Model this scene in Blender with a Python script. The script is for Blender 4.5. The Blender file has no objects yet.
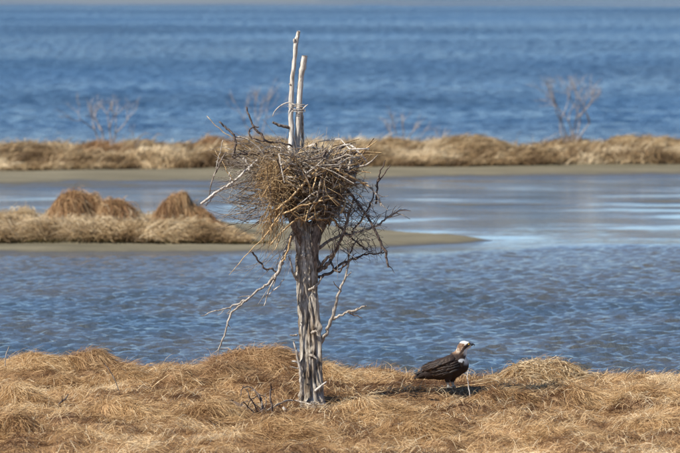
import bpy, math, random
import numpy as np
from mathutils import Vector, Matrix

random.seed(7)
R = np.random.RandomState(11)
C = bpy.context.scene.collection
scene = bpy.context.scene

# ------------------------------------------------------------ camera, light
F = 6000.0                      # focal length in photo pixels (photo 680 wide)
PITCH = math.atan(266.5 / F)
CAMZ = 4.5
cam_d = bpy.data.cameras.new('camera')
cam = bpy.data.objects.new('camera', cam_d)
C.objects.link(cam)
cam.location = (0, 0, CAMZ)
cam.rotation_euler = (math.pi / 2 - PITCH, 0, 0)
cam_d.sensor_width = 36
cam_d.lens = 36 * F / 680
cam_d.clip_start = 0.5
cam_d.clip_end = 20000
cam_d.dof.use_dof = True
cam_d.dof.focus_distance = 58.0
cam_d.dof.aperture_fstop = 4.8
scene.camera = cam

SUN_DIR = Vector((-0.63, -0.36, 0.69)).normalized()
sun_d = bpy.data.lights.new('sun', 'SUN')
sun_d.energy = 5.0
sun_d.angle = math.radians(0.53)
sun_d.color = (1.0, 0.95, 0.87)
sun = bpy.data.objects.new('sun', sun_d)
C.objects.link(sun)
sun.rotation_euler = SUN_DIR.to_track_quat('Z', 'Y').to_euler()
sun.location = (-40, -20, 60)

world = bpy.data.worlds.new('World')
scene.world = world
world.use_nodes = True
wn = world.node_tree
bg = wn.nodes['Background']
sky = wn.nodes.new('ShaderNodeTexSky')
sky.sky_type = 'NISHITA'
sky.sun_disc = False
sky.sun_elevation = math.asin(SUN_DIR.z)
sky.sun_rotation = math.atan2(SUN_DIR.x, SUN_DIR.y)
sky.air_density = 1.0
sky.altitude = 3300
sky.dust_density = 0.0
sky.ozone_density = 5.0
wn.links.new(sky.outputs[0], bg.inputs[0])
bg.inputs[1].default_value = 0.10
scene.view_settings.view_transform = 'Standard'
scene.view_settings.look = 'None'
scene.view_settings.exposure = 0.64
scene.view_settings.gamma = 1.0


def ray(u, v):
    d = Vector(((u - 340) / F, (226.5 - v) / F, -1.0))
    d.rotate(cam.rotation_euler)
    return d


def at(u, v, y):
    """world point seen at photo pixel u,v at distance y"""
    d = ray(u, v)
    return Vector((0, 0, CAMZ)) + d * (y / d.y)


def on(u, v, z):
    d = ray(u, v)
    return Vector((0, 0, CAMZ)) + d * ((z - CAMZ) / d.z)


# ------------------------------------------------------------ helpers
def tag(o, label=None, cat=None, group=None, kind=None):
    if label: o['label'] = label
    if cat: o['category'] = cat
    if group: o['group'] = group
    if kind: o['kind'] = kind
    return o


def empty(name, loc, label, cat, group=None):
    o = bpy.data.objects.new(name, None)
    o.empty_display_size = 0.1
    o.location = loc
    C.objects.link(o)
    return tag(o, label, cat, group)


def link(name, me, mat=None, parent=None, loc=None):
    o = bpy.data.objects.new(name, me)
    C.objects.link(o)
    if mat is not None:
        me.materials.clear()
        me.materials.append(mat)
    if parent is not None:
        o.parent = parent
    if loc is not None:
        o.location = loc
    return o


def np_mesh(name, verts, quads=None, tris=None, attr=None, smooth=True):
    me = bpy.data.meshes.new(name)
    nq = 0 if quads is None else len(quads)
    nt = 0 if tris is None else len(tris)
    me.vertices.add(len(verts))
    me.vertices.foreach_set('co', np.asarray(verts, np.float32).ravel())
    loops = []
    if nq: loops.append(np.asarray(quads, np.int32).ravel())
    if nt: loops.append(np.asarray(tris, np.int32).ravel())
    loops = np.concatenate(loops)
    me.loops.add(len(loops))
    me.loops.foreach_set('vertex_index', loops)
    me.polygons.add(nq + nt)
    starts = np.concatenate([np.arange(nq) * 4, nq * 4 + np.arange(nt) * 3]).astype(np.int32)
    me.polygons.foreach_set('loop_start', starts)
    me.update(calc_edges=True)
    me.polygons.foreach_set('use_smooth', np.full(nq + nt, smooth))
    if attr:
        for k, (typ, data) in attr.items():
            a = me.attributes.new(k, typ, 'POINT')
            if typ == 'FLOAT':
                a.data.foreach_set('value', np.asarray(data, np.float32).ravel())
            else:
                a.data.foreach_set('color', np.asarray(data, np.float32).ravel())
    return me


_lat = np.random.RandomState(5).rand(256, 256)


def vnoise(x, y, s=0):
    x = np.asarray(x, float) + 37.1 * s + 1000.0
    y = np.asarray(y, float) + 17.7 * s + 1000.0
    xi = np.floor(x).astype(int); yi = np.floor(y).astype(int)
    fx = x - xi; fy = y - yi
    fx = fx * fx * (3 - 2 * fx); fy = fy * fy * (3 - 2 * fy)
    a = _lat[xi & 255, yi & 255]; b = _lat[(xi + 1) & 255, yi & 255]
    c = _lat[xi & 255, (yi + 1) & 255]; d = _lat[(xi + 1) & 255, (yi + 1) & 255]
    return (a * (1 - fx) + b * fx) * (1 - fy) + (c * (1 - fx) + d * fx) * fy


def fbm(x, y, s=0, octs=4):
    t = 0; a = 0.5; n = 0
    for k in range(octs):
        t = t + a * vnoise(x * 2 ** k, y * 2 ** k, s + k * 3)
        n += a; a *= 0.5
    return t / n


def sstep(a, b, x):
    t = np.clip((x - a) / (b - a), 0, 1)
    return t * t * (3 - 2 * t)


# ------------------------------------------------------------ materials
def newmat(name):
    m = bpy.data.materials.new(name)
    m.use_nodes = True
    nt = m.node_tree
    return m, nt, nt.nodes['Principled BSDF']


def ramp(nt, stops, fac):
    r = nt.nodes.new('ShaderNodeValToRGB')
    e = r.color_ramp.elements
    while len(e) < len(stops): e.new(0.5)
    for el, (p, c) in zip(e, stops):
        el.position = p
        el.color = (*c, 1)
    nt.links.new(fac, r.inputs[0])
    return r


def noise(nt, scale, vec, detail=4, rough=0.6, stretch=None):
    n = nt.nodes.new('ShaderNodeTexNoise')
    n.inputs['Scale'].default_value = scale
    n.inputs['Detail'].default_value = detail
    n.inputs['Roughness'].default_value = rough
    if stretch:
        mp = nt.nodes.new('ShaderNodeMapping')
        mp.inputs['Scale'].default_value = stretch
        nt.links.new(vec, mp.inputs[0])
        vec = mp.outputs[0]
    nt.links.new(vec, n.inputs['Vector'])
    return n


def bump(nt, bsdf, h, strength=0.5, dist=0.01):
    b = nt.nodes.new('ShaderNodeBump')
    b.inputs['Strength'].default_value = strength
    b.inputs['Distance'].default_value = dist
    nt.links.new(h, b.inputs['Height'])
    nt.links.new(b.outputs[0], bsdf.inputs['Normal'])
    return b


def grass_mat(name, stops, trans=0.33):
    m, nt, b = newmat(name)
    a = nt.nodes.new('ShaderNodeAttribute'); a.attribute_name = 'tone'
    r = ramp(nt, stops, a.outputs['Fac'])
    nt.links.new(r.outputs[0], b.inputs['Base Color'])
    b.inputs['Roughness'].default_value = 0.62
    b.inputs['Specular IOR Level'].default_value = 0.3
    t = nt.nodes.new('ShaderNodeBsdfTranslucent')
    nt.links.new(r.outputs[0], t.inputs[0])
    mx = nt.nodes.new('ShaderNodeMixShader')
    mx.inputs[0].default_value = trans
    nt.links.new(b.outputs[0], mx.inputs[1]); nt.links.new(t.outputs[0], mx.inputs[2])
    nt.links.new(mx.outputs[0], nt.nodes['Material Output'].inputs[0])
    return m


STRAW = grass_mat('straw_grass', [(0, (.12, .058, .025)), (.25, (.29, .160, .068)), (.5, (.51, .325, .150)),
                                  (.75, (.65, .455, .235)), (1, (.80, .66, .43))])
RUSTG = grass_mat('rust_grass', [(0, (.10, .050, .023)), (.3, (.27, .145, .066)), (.6, (.46, .29, .14)),
                                 (1, (.66, .48, .27))])
PALE = grass_mat('pale_straw_grass', [(0, (.12, .07, .03)), (.3, (.29, .19, .09)), (.6, (.48, .35, .19)),
                                      (1, (.70, .57, .37))])


def wet_mud(m):
    # mud just above the waterline is soaked: darker and shinier
    nt = m.node_tree; b = nt.nodes['Principled BSDF']
    g = nt.nodes.new('ShaderNodeNewGeometry'); sp = nt.nodes.new('ShaderNodeSeparateXYZ')
    nt.links.new(g.outputs['Position'], sp.inputs[0])
    n = noise(nt, 1.0, g.outputs['Position'], 6, .65, (.8, .45, 1))
    ad = nt.nodes.new('ShaderNodeMath'); ad.operation = 'MULTIPLY_ADD'
    nt.links.new(n.outputs[0], ad.inputs[0]); ad.inputs[1].default_value = -.09; nt.links.new(sp.outputs['Z'], ad.inputs[2])
    mr = nt.nodes.new('ShaderNodeMapRange'); mr.interpolation_type = 'SMOOTHSTEP'
    nt.links.new(ad.outputs[0], mr.inputs['Value'])
    mr.inputs['From Min'].default_value = -.045; mr.inputs['From Max'].default_value = .005
    mx = nt.nodes.new('ShaderNodeMix'); mx.data_type = 'RGBA'
    old = b.inputs['Base Color'].links[0].from_socket
    nt.links.new(mr.outputs[0], mx.inputs['Factor']); mx.inputs['A'].default_value = (.075, .064, .040, 1)
    nt.links.new(old, mx.inputs['B']); nt.links.new(mx.outputs['Result'], b.inputs['Base Color'])
    m2 = nt.nodes.new('ShaderNodeMapRange'); nt.links.new(mr.outputs[0], m2.inputs['Value'])
    m2.inputs['To Min'].default_value = .30; m2.inputs['To Max'].default_value = .85
    nt.links.new(m2.outputs[0], b.inputs['Roughness'])


def ground_mat(name, c1, c2, scale=3.0, rough=0.9, wet=None):
    m, nt, b = newmat(name)
    g = nt.nodes.new('ShaderNodeNewGeometry')
    n = noise(nt, scale, g.outputs['Position'], 6, 0.65, (0.35, 1, 1))
    r = ramp(nt, [(0.3, c1), (0.7, c2)], n.outputs[0])
    nt.links.new(r.outputs[0], b.inputs['Base Color'])
    b.inputs['Roughness'].default_value = rough
    b.inputs['Specular IOR Level'].default_value = 0.25
    n2 = noise(nt, scale * 6, g.outputs['Position'], 5)
    bump(nt, b, n2.outputs[0], 0.6, 0.03)
    return m


def wood_mat(name, dark, mid, light, band=(60, 60, 5), bstr=0.9, spread=0.14):
    m, nt, b = newmat(name)
    tc = nt.nodes.new('ShaderNodeTexCoord')
    n = noise(nt, 1.0, tc.outputs['Object'], 7, 0.65, band)
    r = ramp(nt, [(.5 - spread, dark), (.5, mid), (.5 + spread, light)], n.outputs[0])
    nt.links.new(r.outputs[0], b.inputs['Base Color'])
    b.inputs['Roughness'].default_value = 0.8
    b.inputs['Specular IOR Level'].default_value = 0.25
    bump(nt, b, n.outputs[0], bstr, 0.012)
    return m


TRUNKM = wood_mat('weathered_grey_wood', (.07, .05, .037), (.42, .37, .30), (.66, .61, .53), (42, 42, 8), 1.0, .15)
_nt = TRUNKM.node_tree; _b = _nt.nodes['Principled BSDF']; _old = _b.inputs['Base Color'].links[0].from_socket
_tc = _nt.nodes.new('ShaderNodeTexCoord')
_pn = noise(_nt, 1.0, _tc.outputs['Object'], 4, .6, (9, 9, 3.5))
_pr = ramp(_nt, [(.38, (.55, .46, .38)), (.52, (1, .98, .95)), (.68, (1.15, 1.15, 1.15))], _pn.outputs[0])
_fn = noise(_nt, 1.0, _tc.outputs['Object'], 6, .7, (110, 110, 14))
_bp = _nt.nodes.new('ShaderNodeBump'); _bp.inputs['Strength'].default_value = .9; _bp.inputs['Distance'].default_value = .012
_nt.links.new(_fn.outputs[0], _bp.inputs['Height']); _nt.links.new(_b.inputs['Normal'].links[0].from_socket, _bp.inputs['Normal']); _nt.links.new(_bp.outputs[0], _b.inputs['Normal'])
_mm = _nt.nodes.new('ShaderNodeMix'); _mm.data_type = 'RGBA'; _mm.blend_type = 'MULTIPLY'; _mm.inputs['Factor'].default_value = 1
_nt.links.new(_old, _mm.inputs['A']); _nt.links.new(_pr.outputs[0], _mm.inputs['B']); _nt.links.new(_mm.outputs['Result'], _b.inputs['Base Color'])
POLEM = wood_mat('bleached_wood', (.26, .22, .17), (.52, .47, .40), (.70, .66, .59), (80, 80, 8), 0.6)
BROWNM = wood_mat('brown_bark', (.055, .04, .03), (.165, .128, .10), (.32, .265, .215), (60, 60, 12), 0.6)
DARKM = wood_mat('dark_twig', (.035, .024, .019), (.095, .068, .054), (.20, .155, .125), (50, 50, 20), 0.5)
GREYM = wood_mat('grey_twig', (.13, .105, .08), (.32, .27, .215), (.52, .47, .40), (50, 50, 20), 0.5)
STRAWM = wood_mat('straw_stalk', (.28, .165, .07), (.46, .31, .15), (.68, .52, .31), (30, 30, 20), 0.4)
RUSTM = wood_mat('rusty_stalk', (.12, .07, .034), (.28, .18, .09), (.44, .31, .17), (30, 30, 20), 0.4)
WHITEM = wood_mat('sun_bleached_twig', (.30, .26, .21), (.48, .43, .37), (.66, .62, .56), (50, 50, 14), 0.4)

MUDM = ground_mat('mud', (.105, .090, .052), (.195, .168, .105), .8, 0.8)
wet_mud(MUDM)
MARSHM = ground_mat('thatch_ground', (.16, .09, .042), (.36, .22, .105), 5.0)
FARGROUND = ground_mat('far_thatch', (.19, .125, .06), (.36, .26, .14), 2.0)
SHOALM = ground_mat('shoal', (.10, .12, .13), (.20, .20, .18), 0.05, .45)


# ------------------------------------------------------------ tubes
def catmull(P, n):
    P = np.asarray(P, float)
    if len(P) == 2:
        t = np.linspace(0, 1, n)[:, None]
        return P[0] * (1 - t) + P[1] * t
    Q = np.vstack([2 * P[0] - P[1], P, 2 * P[-1] - P[-2]])
    out = []
    m = len(P) - 1
    for s in np.linspace(0, m, n):
        i = min(int(s), m - 1); t = s - i
        a, b, c, d = Q[i:i + 4]
        out.append(0.5 * (2 * b + (c - a) * t + (2 * a - 5 * b + 4 * c - d) * t * t + (3 * b - a - 3 * c + d) * t ** 3))
    return np.array(out)


class TB:
    """collects tubes; build() links them as ONE mesh object"""
    def __init__(s): s.v = []; s.q = []; s.t = []; s.n = 0

    def tube(s, pts, rad, sides=6, n=None, wig=0.0, rough=0.0, cap=True, rs=None):
        rs = rs or R
        pts = np.asarray(pts, float)
        n = n or max(4, len(pts) * 4)
        P4 = np.hstack([pts, np.asarray(rad, float)[:, None] if np.ndim(rad) else np.full((len(pts), 1), rad)])
        L = catmull(P4, n)
        c = L[:, :3].copy(); r = np.maximum(L[:, 3], 1e-4)
        if wig:
            w = rs.randn(n, 3); w = (w + np.roll(w, 1, 0)) * 0.5; w[0] = 0; w[-1] = 0
            c += w * wig
        T = np.gradient(c, axis=0); T /= np.linalg.norm(T, axis=1)[:, None] + 1e-9
        up = np.array([0, 1, 0.03]) if abs(T[0][1]) < 0.8 else np.array([1, 0, 0.0])
        A = np.cross(T, up); A /= np.linalg.norm(A, axis=1)[:, None] + 1e-9
        B = np.cross(T, A)
        th = np.linspace(0, 2 * np.pi, sides, endpoint=False)
        rr = r[:, None] * (1 + rough * rs.randn(n, sides))
        V = c[:, None] + rr[..., None] * (np.cos(th)[None, :, None] * A[:, None] + np.sin(th)[None, :, None] * B[:, None])
        b0 = s.n
        s.v.append(V.reshape(-1, 3))
        i = np.arange(n - 1)[:, None] * sides; j = np.arange(sides)[None]
        j2 = (j + 1) % sides
        s.q.append((np.stack([i + j, i + j2, i + sides + j2, i + sides + j], -1).reshape(-1, 4)) + b0)
        s.n += n * sides
        if cap:
            for base, ctr in ((0, c[0]), ((n - 1) * sides, c[-1])):
                s.v.append(ctr[None]); k = s.n; s.n += 1
                jj = np.arange(sides); j2 = (jj + 1) % sides
                s.t.append(np.stack([b0 + base + j2, b0 + base + jj, np.full(sides, k)], -1))
        return c, r

    def mesh(s, name, origin=(0, 0, 0)):
        V = np.vstack(s.v) - np.array(origin)
        return np_mesh(name, V, np.vstack(s.q), np.vstack(s.t) if s.t else None)

    def build(s, name, mat, parent=None, origin=None):
        """parent is an Empty: vertices are given in world space and kept there"""
        o0 = np.array(parent.location) if parent is not None and origin is None else np.array(origin if origin is not None else (0, 0, 0))
        me = s.mesh(name, o0)
        o = link(name, me, mat, parent)
        if parent is None and origin is not None: o.location = origin
        return o


# ------------------------------------------------------------ blades of grass
class Field:
    """height field sampled on a grid"""
    def __init__(s, x0, x1, y0, y1, step, fn):
        s.x0, s.y0, s.st = x0, y0, step
        s.nx = int((x1 - x0) / step) + 1; s.ny = int((y1 - y0) / step) + 1
        s.X, s.Y = np.meshgrid(x0 + np.arange(s.nx) * step, y0 + np.arange(s.ny) * step, indexing='ij')
        s.H = fn(s.X, s.Y)
        s.GX, s.GY = np.gradient(s.H, step)

    def sm(s, A, x, y):
        fx = np.clip((x - s.x0) / s.st, 0, s.nx - 1.001); fy = np.clip((y - s.y0) / s.st, 0, s.ny - 1.001)
        i = fx.astype(int); j = fy.astype(int); fx = fx - i; fy = fy - j
        return (A[i, j] * (1 - fx) + A[i + 1, j] * fx) * (1 - fy) + (A[i, j + 1] * (1 - fx) + A[i + 1, j + 1] * fx) * fy

    def h(s, x, y): return s.sm(s.H, x, y)

    def g(s, x, y): return s.sm(s.GX, x, y), s.sm(s.GY, x, y)

    def mesh(s, name):
        V = np.stack([s.X, s.Y, s.H], -1).reshape(-1, 3)
        i = np.arange(s.nx - 1)[:, None] * s.ny; j = np.arange(s.ny - 1)[None]
        q = np.stack([i + j, i + s.ny + j, i + s.ny + j + 1, i + j + 1], -1).reshape(-1, 4)
        return np_mesh(name, V, q)


def blades(name, fld, x, y, length, width, e0, e1, tone, mat, heading, seg=4, jit=0.35, down=2.5, wob=0.25,
           parent=None, a0=0.0, turn=0.5):
    """grass ribbons rooted at x,y that follow the ground of fld; heading = angle array (flow)"""
    N = len(x)
    L = length * np.ones(N); W = width * np.ones(N)
    e0 = e0 * np.ones(N); e1 = e1 * np.ones(N)
    hd = heading + R.randn(N) * jit
    px, py = x.copy(), y.copy(); a = np.full(N, a0, float)
    P = np.zeros((N, seg + 1, 3))
    P[:, 0] = np.stack([px, py, fld.h(px, py) + a - 0.01], -1)
    tw = R.randn(N) * turn / seg
    for k in range(seg):
        gx, gy = fld.g(px, py)
        dx = np.cos(hd) - down * gx; dy = np.sin(hd) - down * gy
        n = np.hypot(dx, dy) + 1e-6; dx /= n; dy /= n
        t = (k + 0.5) / seg
        e = e0 + (e1 - e0) * t + R.randn(N) * 0.12
        dl = L / seg
        px = px + dx * dl * np.cos(e); py = py + dy * dl * np.cos(e)
        a = np.maximum(a + dl * np.sin(e), 0.006)
        P[:, k + 1] = np.stack([px, py, fld.h(px, py) + a], -1)
        hd = hd + tw + R.randn(N) * wob / seg
    T = P[:, 1:] - P[:, :-1]
    T = np.concatenate([T, T[:, -1:]], 1)
    T /= np.linalg.norm(T, axis=2)[..., None] + 1e-9
    ra = R.randn(N, 3); ra[:, 1] *= 0.6
    S = np.cross(T, ra[:, None, :]); S /= np.linalg.norm(S, axis=2)[..., None] + 1e-9
    ta = 0.5 * W[:, None] * np.array([1.0, 1.0, .9, .7, .5][:seg])[None]
    A = P[:, :seg] - S[:, :seg] * ta[..., None]
    B = P[:, :seg] + S[:, :seg] * ta[..., None]
    V = np.concatenate([np.stack([A, B], 2).reshape(N, seg * 2, 3), P[:, seg:]], 1)
    nv = seg * 2 + 1
    base = np.arange(N)[:, None] * nv
    q = []
    for k in range(seg - 1):
        q.append(base + np.array([2 * k, 2 * k + 1, 2 * k + 3, 2 * k + 2]))
    q = np.stack(q, 1).reshape(-1, 4)
    t = base + np.array([2 * seg - 2, 2 * seg - 1, 2 * seg])
    tn = np.repeat(np.clip(tone, 0, 1), nv)
    V = V.reshape(-1, 3)
    org = np.zeros(3)
    if parent is not None: org = np.array(parent.location)
    me = np_mesh(name, V - org, q, t, {'tone': ('FLOAT', tn)})
    return link(name, me, mat, parent)


# =============================================================== THE SETTING
# ---- foreground marsh ----
# tussocks: (u, base row v, width px, height px, lean angle, tone)
TUS = [
    (268, 377, 122, 17, .5, .42, 'broad rust-brown grass tussock rising behind the trunk at the water edge', 'rust'),
    (224, 388, 80, 17, .3, .36, 'rust-brown combed tussock beside the small dead shrub, left of the trunk', 'rust'),
    (93, 373, 60, 17, .1, .44, 'small round red-brown tussock standing up at the water edge on the left', 'rust'),
    (34, 374, 80, 13, .2, .60, 'low broad straw tussock at the water edge near the left border', 'straw'),
    (58, 389, 56, 13, .1, .38, 'brownish tussock just above the short dark stem on the left', 'straw'),
    (20, 408, 70, 14, .0, .50, 'straw tussock at the left border beside the dark stem', 'straw'),
    (8, 434, 70, 20, .2, .42, 'brown grass mound in the lower left corner', 'straw'),
    (125, 389, 64, 14, .2, .45, 'low brown tussock beside the thin arching stem', 'straw'),
    (180, 392, 44, 13, .2, .33, 'small dark brown tussock behind the pale fallen sticks', 'rust'),
    (208, 424, 84, 20, .2, .42, 'rounded brown tussock in front of the fallen dark branch', 'straw'),
    (128, 426, 90, 15, .3, .55, 'wide straw-coloured mound low on the left, in front of the pale sticks', 'straw'),
    (286, 440, 84, 15, .1, .56, 'low straw mound below the foot of the trunk', 'straw'),
    (368, 420, 76, 12, .2, .58, 'low pale mound to the right of the trunk foot', 'straw'),
    (425, 438, 90, 13, .2, .52, 'broad low tan mound near the bottom edge below the bird', 'straw'),
    (498, 407, 58, 15, .1, .36, 'brown tussock to the right of and below the bird', 'straw'),
    (588, 404, 56, 11, .2, .48, 'small tan tussock in front of the wrack mound', 'straw'),
    (652, 398, 70, 12, .1, .50, 'tan tussock near the right border below the pale driftwood twig', 'straw'),
    (560, 440, 86, 14, .1, .52, 'broad tan mound at the bottom edge right of centre', 'straw'),
    (655, 436, 80, 14, .2, .47, 'brownish mound in the lower right corner', 'straw'),
    (325, 384, 50, 9, .1, .55, 'low straw tussock just behind the trunk on its right side', 'straw'),
]
def edge_y(X):
    return np.interp(X, [-5, -2.5, -1.2, -.2, .5, 1.2, 2, 4, 7], [62.4, 62.3, 62.2, 61.5, 61.0, 60.6, 60.6, 60.2, 60.2])


G0 = 0.28
tus = []
for (u, v, w, h, ln, tn, lab, kd) in TUS:
    p = on(u, v, G0)
    s = p.y / F
    Rr = w * s * 0.5
    tus.append((p.x, p.y + Rr * 0.5, Rr, h * s, ln, tn, lab, kd))
WR = on(541, 383, G0)      # wrack mound


def base_h(X, Y):
    edge = edge_y(X) + 0.4 * (fbm(X * 0.6, X * 0 + 3, 4) - .5) + 0.25 * (vnoise(X * 2.2, X * 0, 9) - .5)
    k = 1 - sstep(edge, edge + 0.7, Y)
    b = G0 + 0.15 * (fbm(X * 0.9, Y * 0.55, 1, 3) - .5) + 0.20 * (fbm(X * 2.3, Y * 1.7, 2, 3) - .5) + 0.13 * (fbm(X * 4.6, Y * 2.6, 8, 2) - .5)
    near = sstep(44, 50, Y) * (1 - .55 * sstep(edge - 2.2, edge - .4, Y))
    b = G0 + (b - G0) * near
    flat = np.exp(-((X - 1.10) ** 2 / .30 + (Y - 59.3) ** 2 / .9))
    b = b * (1 - flat) + (G0 - .012) * flat
    return -0.35 + (b + 0.35) * k


def tus_h(X, Y, t):
    cx, cy, Rr, hh, ln = t[:5]
    dx = X - cx; dy = Y - cy
    ang = np.arctan2(dy, dx)
    rr = np.hypot(dx + 0.25 * Rr * ln, dy) / (Rr * (1 + 0.18 * np.sin(ang * 2 + cx * 5) + 0.12 * np.sin(ang * 3 + cy * 7)))
    return hh * np.clip(1 - rr ** 2, 0, 1) ** 0.75 * (0.72 + 0.55 * fbm(X * 5, Y * 4, 3, 3))


def marsh_h(X, Y):
    H = base_h(X, Y)
    for t in tus:
        H = np.maximum(H, H + tus_h(X, Y, t))
    d = np.hypot((X - WR.x) / 0.46, (Y - WR.y - 0.2) / 0.5)
    H = H + 0.17 * np.clip(1 - d * d, 0, 1) ** 0.8
    return H


fld = Field(-7.0, 7.0, 43.0, 64.5, 0.06, marsh_h)
tag(link('marsh_ground', fld.mesh('marsh_ground'), MARSHM), kind='structure')
# the same marsh behind the camera and to the sides
gm = np_mesh('marsh_plain', [(-60, -12, .24), (60, -12, .24), (60, 43.2, .24), (-60, 43.2, .24),
                             (-60, 43.2, .24), (-6.9, 43.2, .24), (-6.9, 62.4, .18), (-60, 62.4, .18),
                             (6.9, 43.2, .24), (60, 43.2, .24), (60, 62.4, .18), (6.9, 62.4, .18)],
             [(0, 1, 2, 3), (4, 5, 6, 7), (8, 9, 10, 11)])
tag(link('marsh_plain', gm, MARSHM), kind='structure')


def flow(x, y, s=0, base=0.0, amp=4.5, sc=0.8):
    return base + amp * (fbm(x * sc, y * sc * 0.8, 20 + s, 3) - .5) * 2


def owner(x, y):
    o = np.full(len(x), -1)
    for i, t in enumerate(tus):
        r = np.hypot(x - t[0] + 0.0, y - t[1]) / t[2]
        o[(r < 0.98)] = i
    return o


NB = 255000
x = R.uniform(-5.6, 5.6, NB); y = 49.0 + 13.7 * R.rand(NB)
hv = fld.h(x, y)
ow = owner(x, y)
pat = fbm(x * 0.7, y * 0.5, 30, 4)
clump = fbm(x * 4.5, y * 3.2, 33, 3)
dark = fbm(x * 2.4, y * 1.3, 35, 3)
ok = (hv > 0.06) & (ow < 0)
xm, ym = x[ok], y[ok]
n = len(xm)
tone = 0.60 + 1.1 * (pat[ok] - .5) + 1.1 * (clump[ok] - .5) - 2.2 * np.clip(dark[ok] - .53, 0, 1) - 1.3 * np.clip(fbm(xm * 4.6, ym * 2.6, 8, 2) - .52, 0, 1) + R.randn(n) * .15
e0 = np.radians(16 + 30 * R.rand(n) + 55 * np.clip(clump[ok] - .45, 0, 1))
bare = np.exp(-((xm - 1.12) ** 2 / .16 + (ym - 59.2) ** 2 / .8))      # trodden round the bird
e0 = e0 * (1 - .9 * bare)
tag(blades('marsh_grass', fld, xm, ym, (0.09 + 0.13 * R.rand(n)) * (1 - .6 * bare), 0.0028 + .0019 * R.rand(n), e0,
           np.radians(-35 + 25 * R.randn(n)), tone, STRAW, flow(xm, ym), seg=3, jit=.8, down=1.6, wob=.8),
    kind='stuff')

# short broken straws lying every way over the mat
n = 26000
xf = R.uniform(-5.4, 5.4, n); yf = 49.5 + 11.0 * R.rand(n)
kp = (fbm(xf * 1.1, yf * .8, 44, 3) + .25 * R.rand(n) > .56) & (np.hypot((xf - 1.12) / .45, (yf - 59.1) / 1.2) > 1) & (fld.h(xf, yf) > .1)
xf, yf = xf[kp], yf[kp]; n = len(xf)
tag(blades('broken_straw', fld, xf, yf, .05 + .12 * R.rand(n), .004, np.radians(20 + 40 * R.rand(n)), np.radians(10), .72 + R.randn(n) * .25, STRAW,
           R.rand(n) * 6.28, seg=2, jit=0, down=0, wob=.3, a0=.03), kind='stuff')

# fringe of thin stems at the water edge and loose upright stems
n = 2600
xf = R.uniform(-5.6, 5.6, n); yf = edge_y(xf) - 0.8 * R.rand(n)
tag(blades('edge_grass', fld, xf, yf, 0.10 + 0.14 * R.rand(n), 0.003, np.radians(50 + 25 * R.rand(n)), np.radians(0),
           0.5 + R.randn(n) * .2, STRAW, flow(xf, yf, 3), seg=4, jit=.8, down=.3), kind='stuff')

for i, t in enumerate(tus):
    cx, cy, Rr, hh, ln, tn, lab, kd = t
    n = int(11500 * (Rr * Rr * 3.14) * (1.25 if kd == 'rust' else 1) * .8) + 400
    r = Rr * np.sqrt(R.rand(n)) * 1.0; a = R.rand(n) * 2 * np.pi
    tx = cx + r * np.cos(a); ty = cy + r * np.sin(a)
    e = empty('grass_tussock', (cx, cy, float(fld.h(np.array([cx]), np.array([cy]))[0]) - hh), lab, 'grass tussock',
              'grass tussocks on the near marsh')
    rn = np.hypot(tx - cx, ty - cy) / Rr
    cl = fbm(tx * 9, ty * 7, 50 + i, 2)
    tones = tn + (.08 if kd == 'rust' else -.04) + 0.9 * (cl - .5) + R.randn(n) * .14 + 0.08 * (1 - rn)
    head = flow(tx, ty, i, base=ln * 2 - .5, amp=1.6, sc=1.2)
    big = 1.0
    blades('blades', fld, tx, ty, (0.14 + 0.16 * R.rand(n)) * big * (0.6 + 0.5 * min(1, Rr / .35)), 0.0028 + .0018 * R.rand(n),
           np.radians(15 + 38 * R.rand(n) * (1.3 if kd == 'rust' else 1)), np.radians(-30 + 22 * R.randn(n)), tones, RUSTG if kd == 'rust' else STRAW, head, seg=3, jit=.7, wob=.6,
           down=1.9, parent=e, turn=1.3)

# wrack mound of dead reeds
wr = empty('wrack_mound', (WR.x, WR.y + .15, G0), 'low mound of matted pale dead reeds on the bank right of the bird', 'reed wrack')
n = 2600
a = R.rand(n) * 6.283; r = np.sqrt(R.rand(n))
tx = WR.x + .46 * r * np.cos(a); ty = WR.y + .2 + .48 * r * np.sin(a)
blades('dead_reeds', fld, tx, ty, 0.14 + .2 * R.rand(n), .006 + .005 * R.rand(n), np.radians(5 + 25 * R.rand(n)), np.radians(-25 + 15 * R.randn(n)),
       .72 + R.randn(n) * .22, PALE, R.choice([0.1, 2.9, -.4], n) + R.randn(n) * .5, seg=3, jit=.4, down=.8, parent=wr, turn=.3)
n = 1500
a = R.rand(n) * 6.283; r = np.sqrt(R.rand(n)) * .95
tx = WR.x - .12 + .36 * r * np.cos(a); ty = WR.y + .1 + .35 * r * np.sin(a)
blades('fine_grass', fld, tx, ty, .2, .0035, np.radians(10 + 30 * R.rand(n)), np.radians(-25), .4 + R.randn(n) * .2, STRAW,
       a, seg=4, down=2, parent=wr)

# ---- left island with its mud flat ----
ISL_Y = on(100, 241, .1).y          # about 94 m
s94 = ISL_Y / F
ITUS = [(72, 187, 56, .30, 'tallest brown grass tussock, second from the left on the left island'),
        (117, 196, 54, .30, 'rounded brown tussock in the middle of the left island, right of the tallest one'),
        (172, 191, 42, .26, 'narrow brown tussock near the right end of the left island'),
        (200, 204, 36, .28, 'smallest dark brown tussock, last on the right end of the left island'),
        (26, 201, 30, .50, 'low straw tussock at the left border of the left island')]
itus = []
for (u, v, w, tn, lab) in ITUS:
    yy = ISL_Y + 1.9
    top = at(u, v, yy)
    itus.append((top.x, yy, w * yy / F * .5, top.z - .02, tn, lab))


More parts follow.
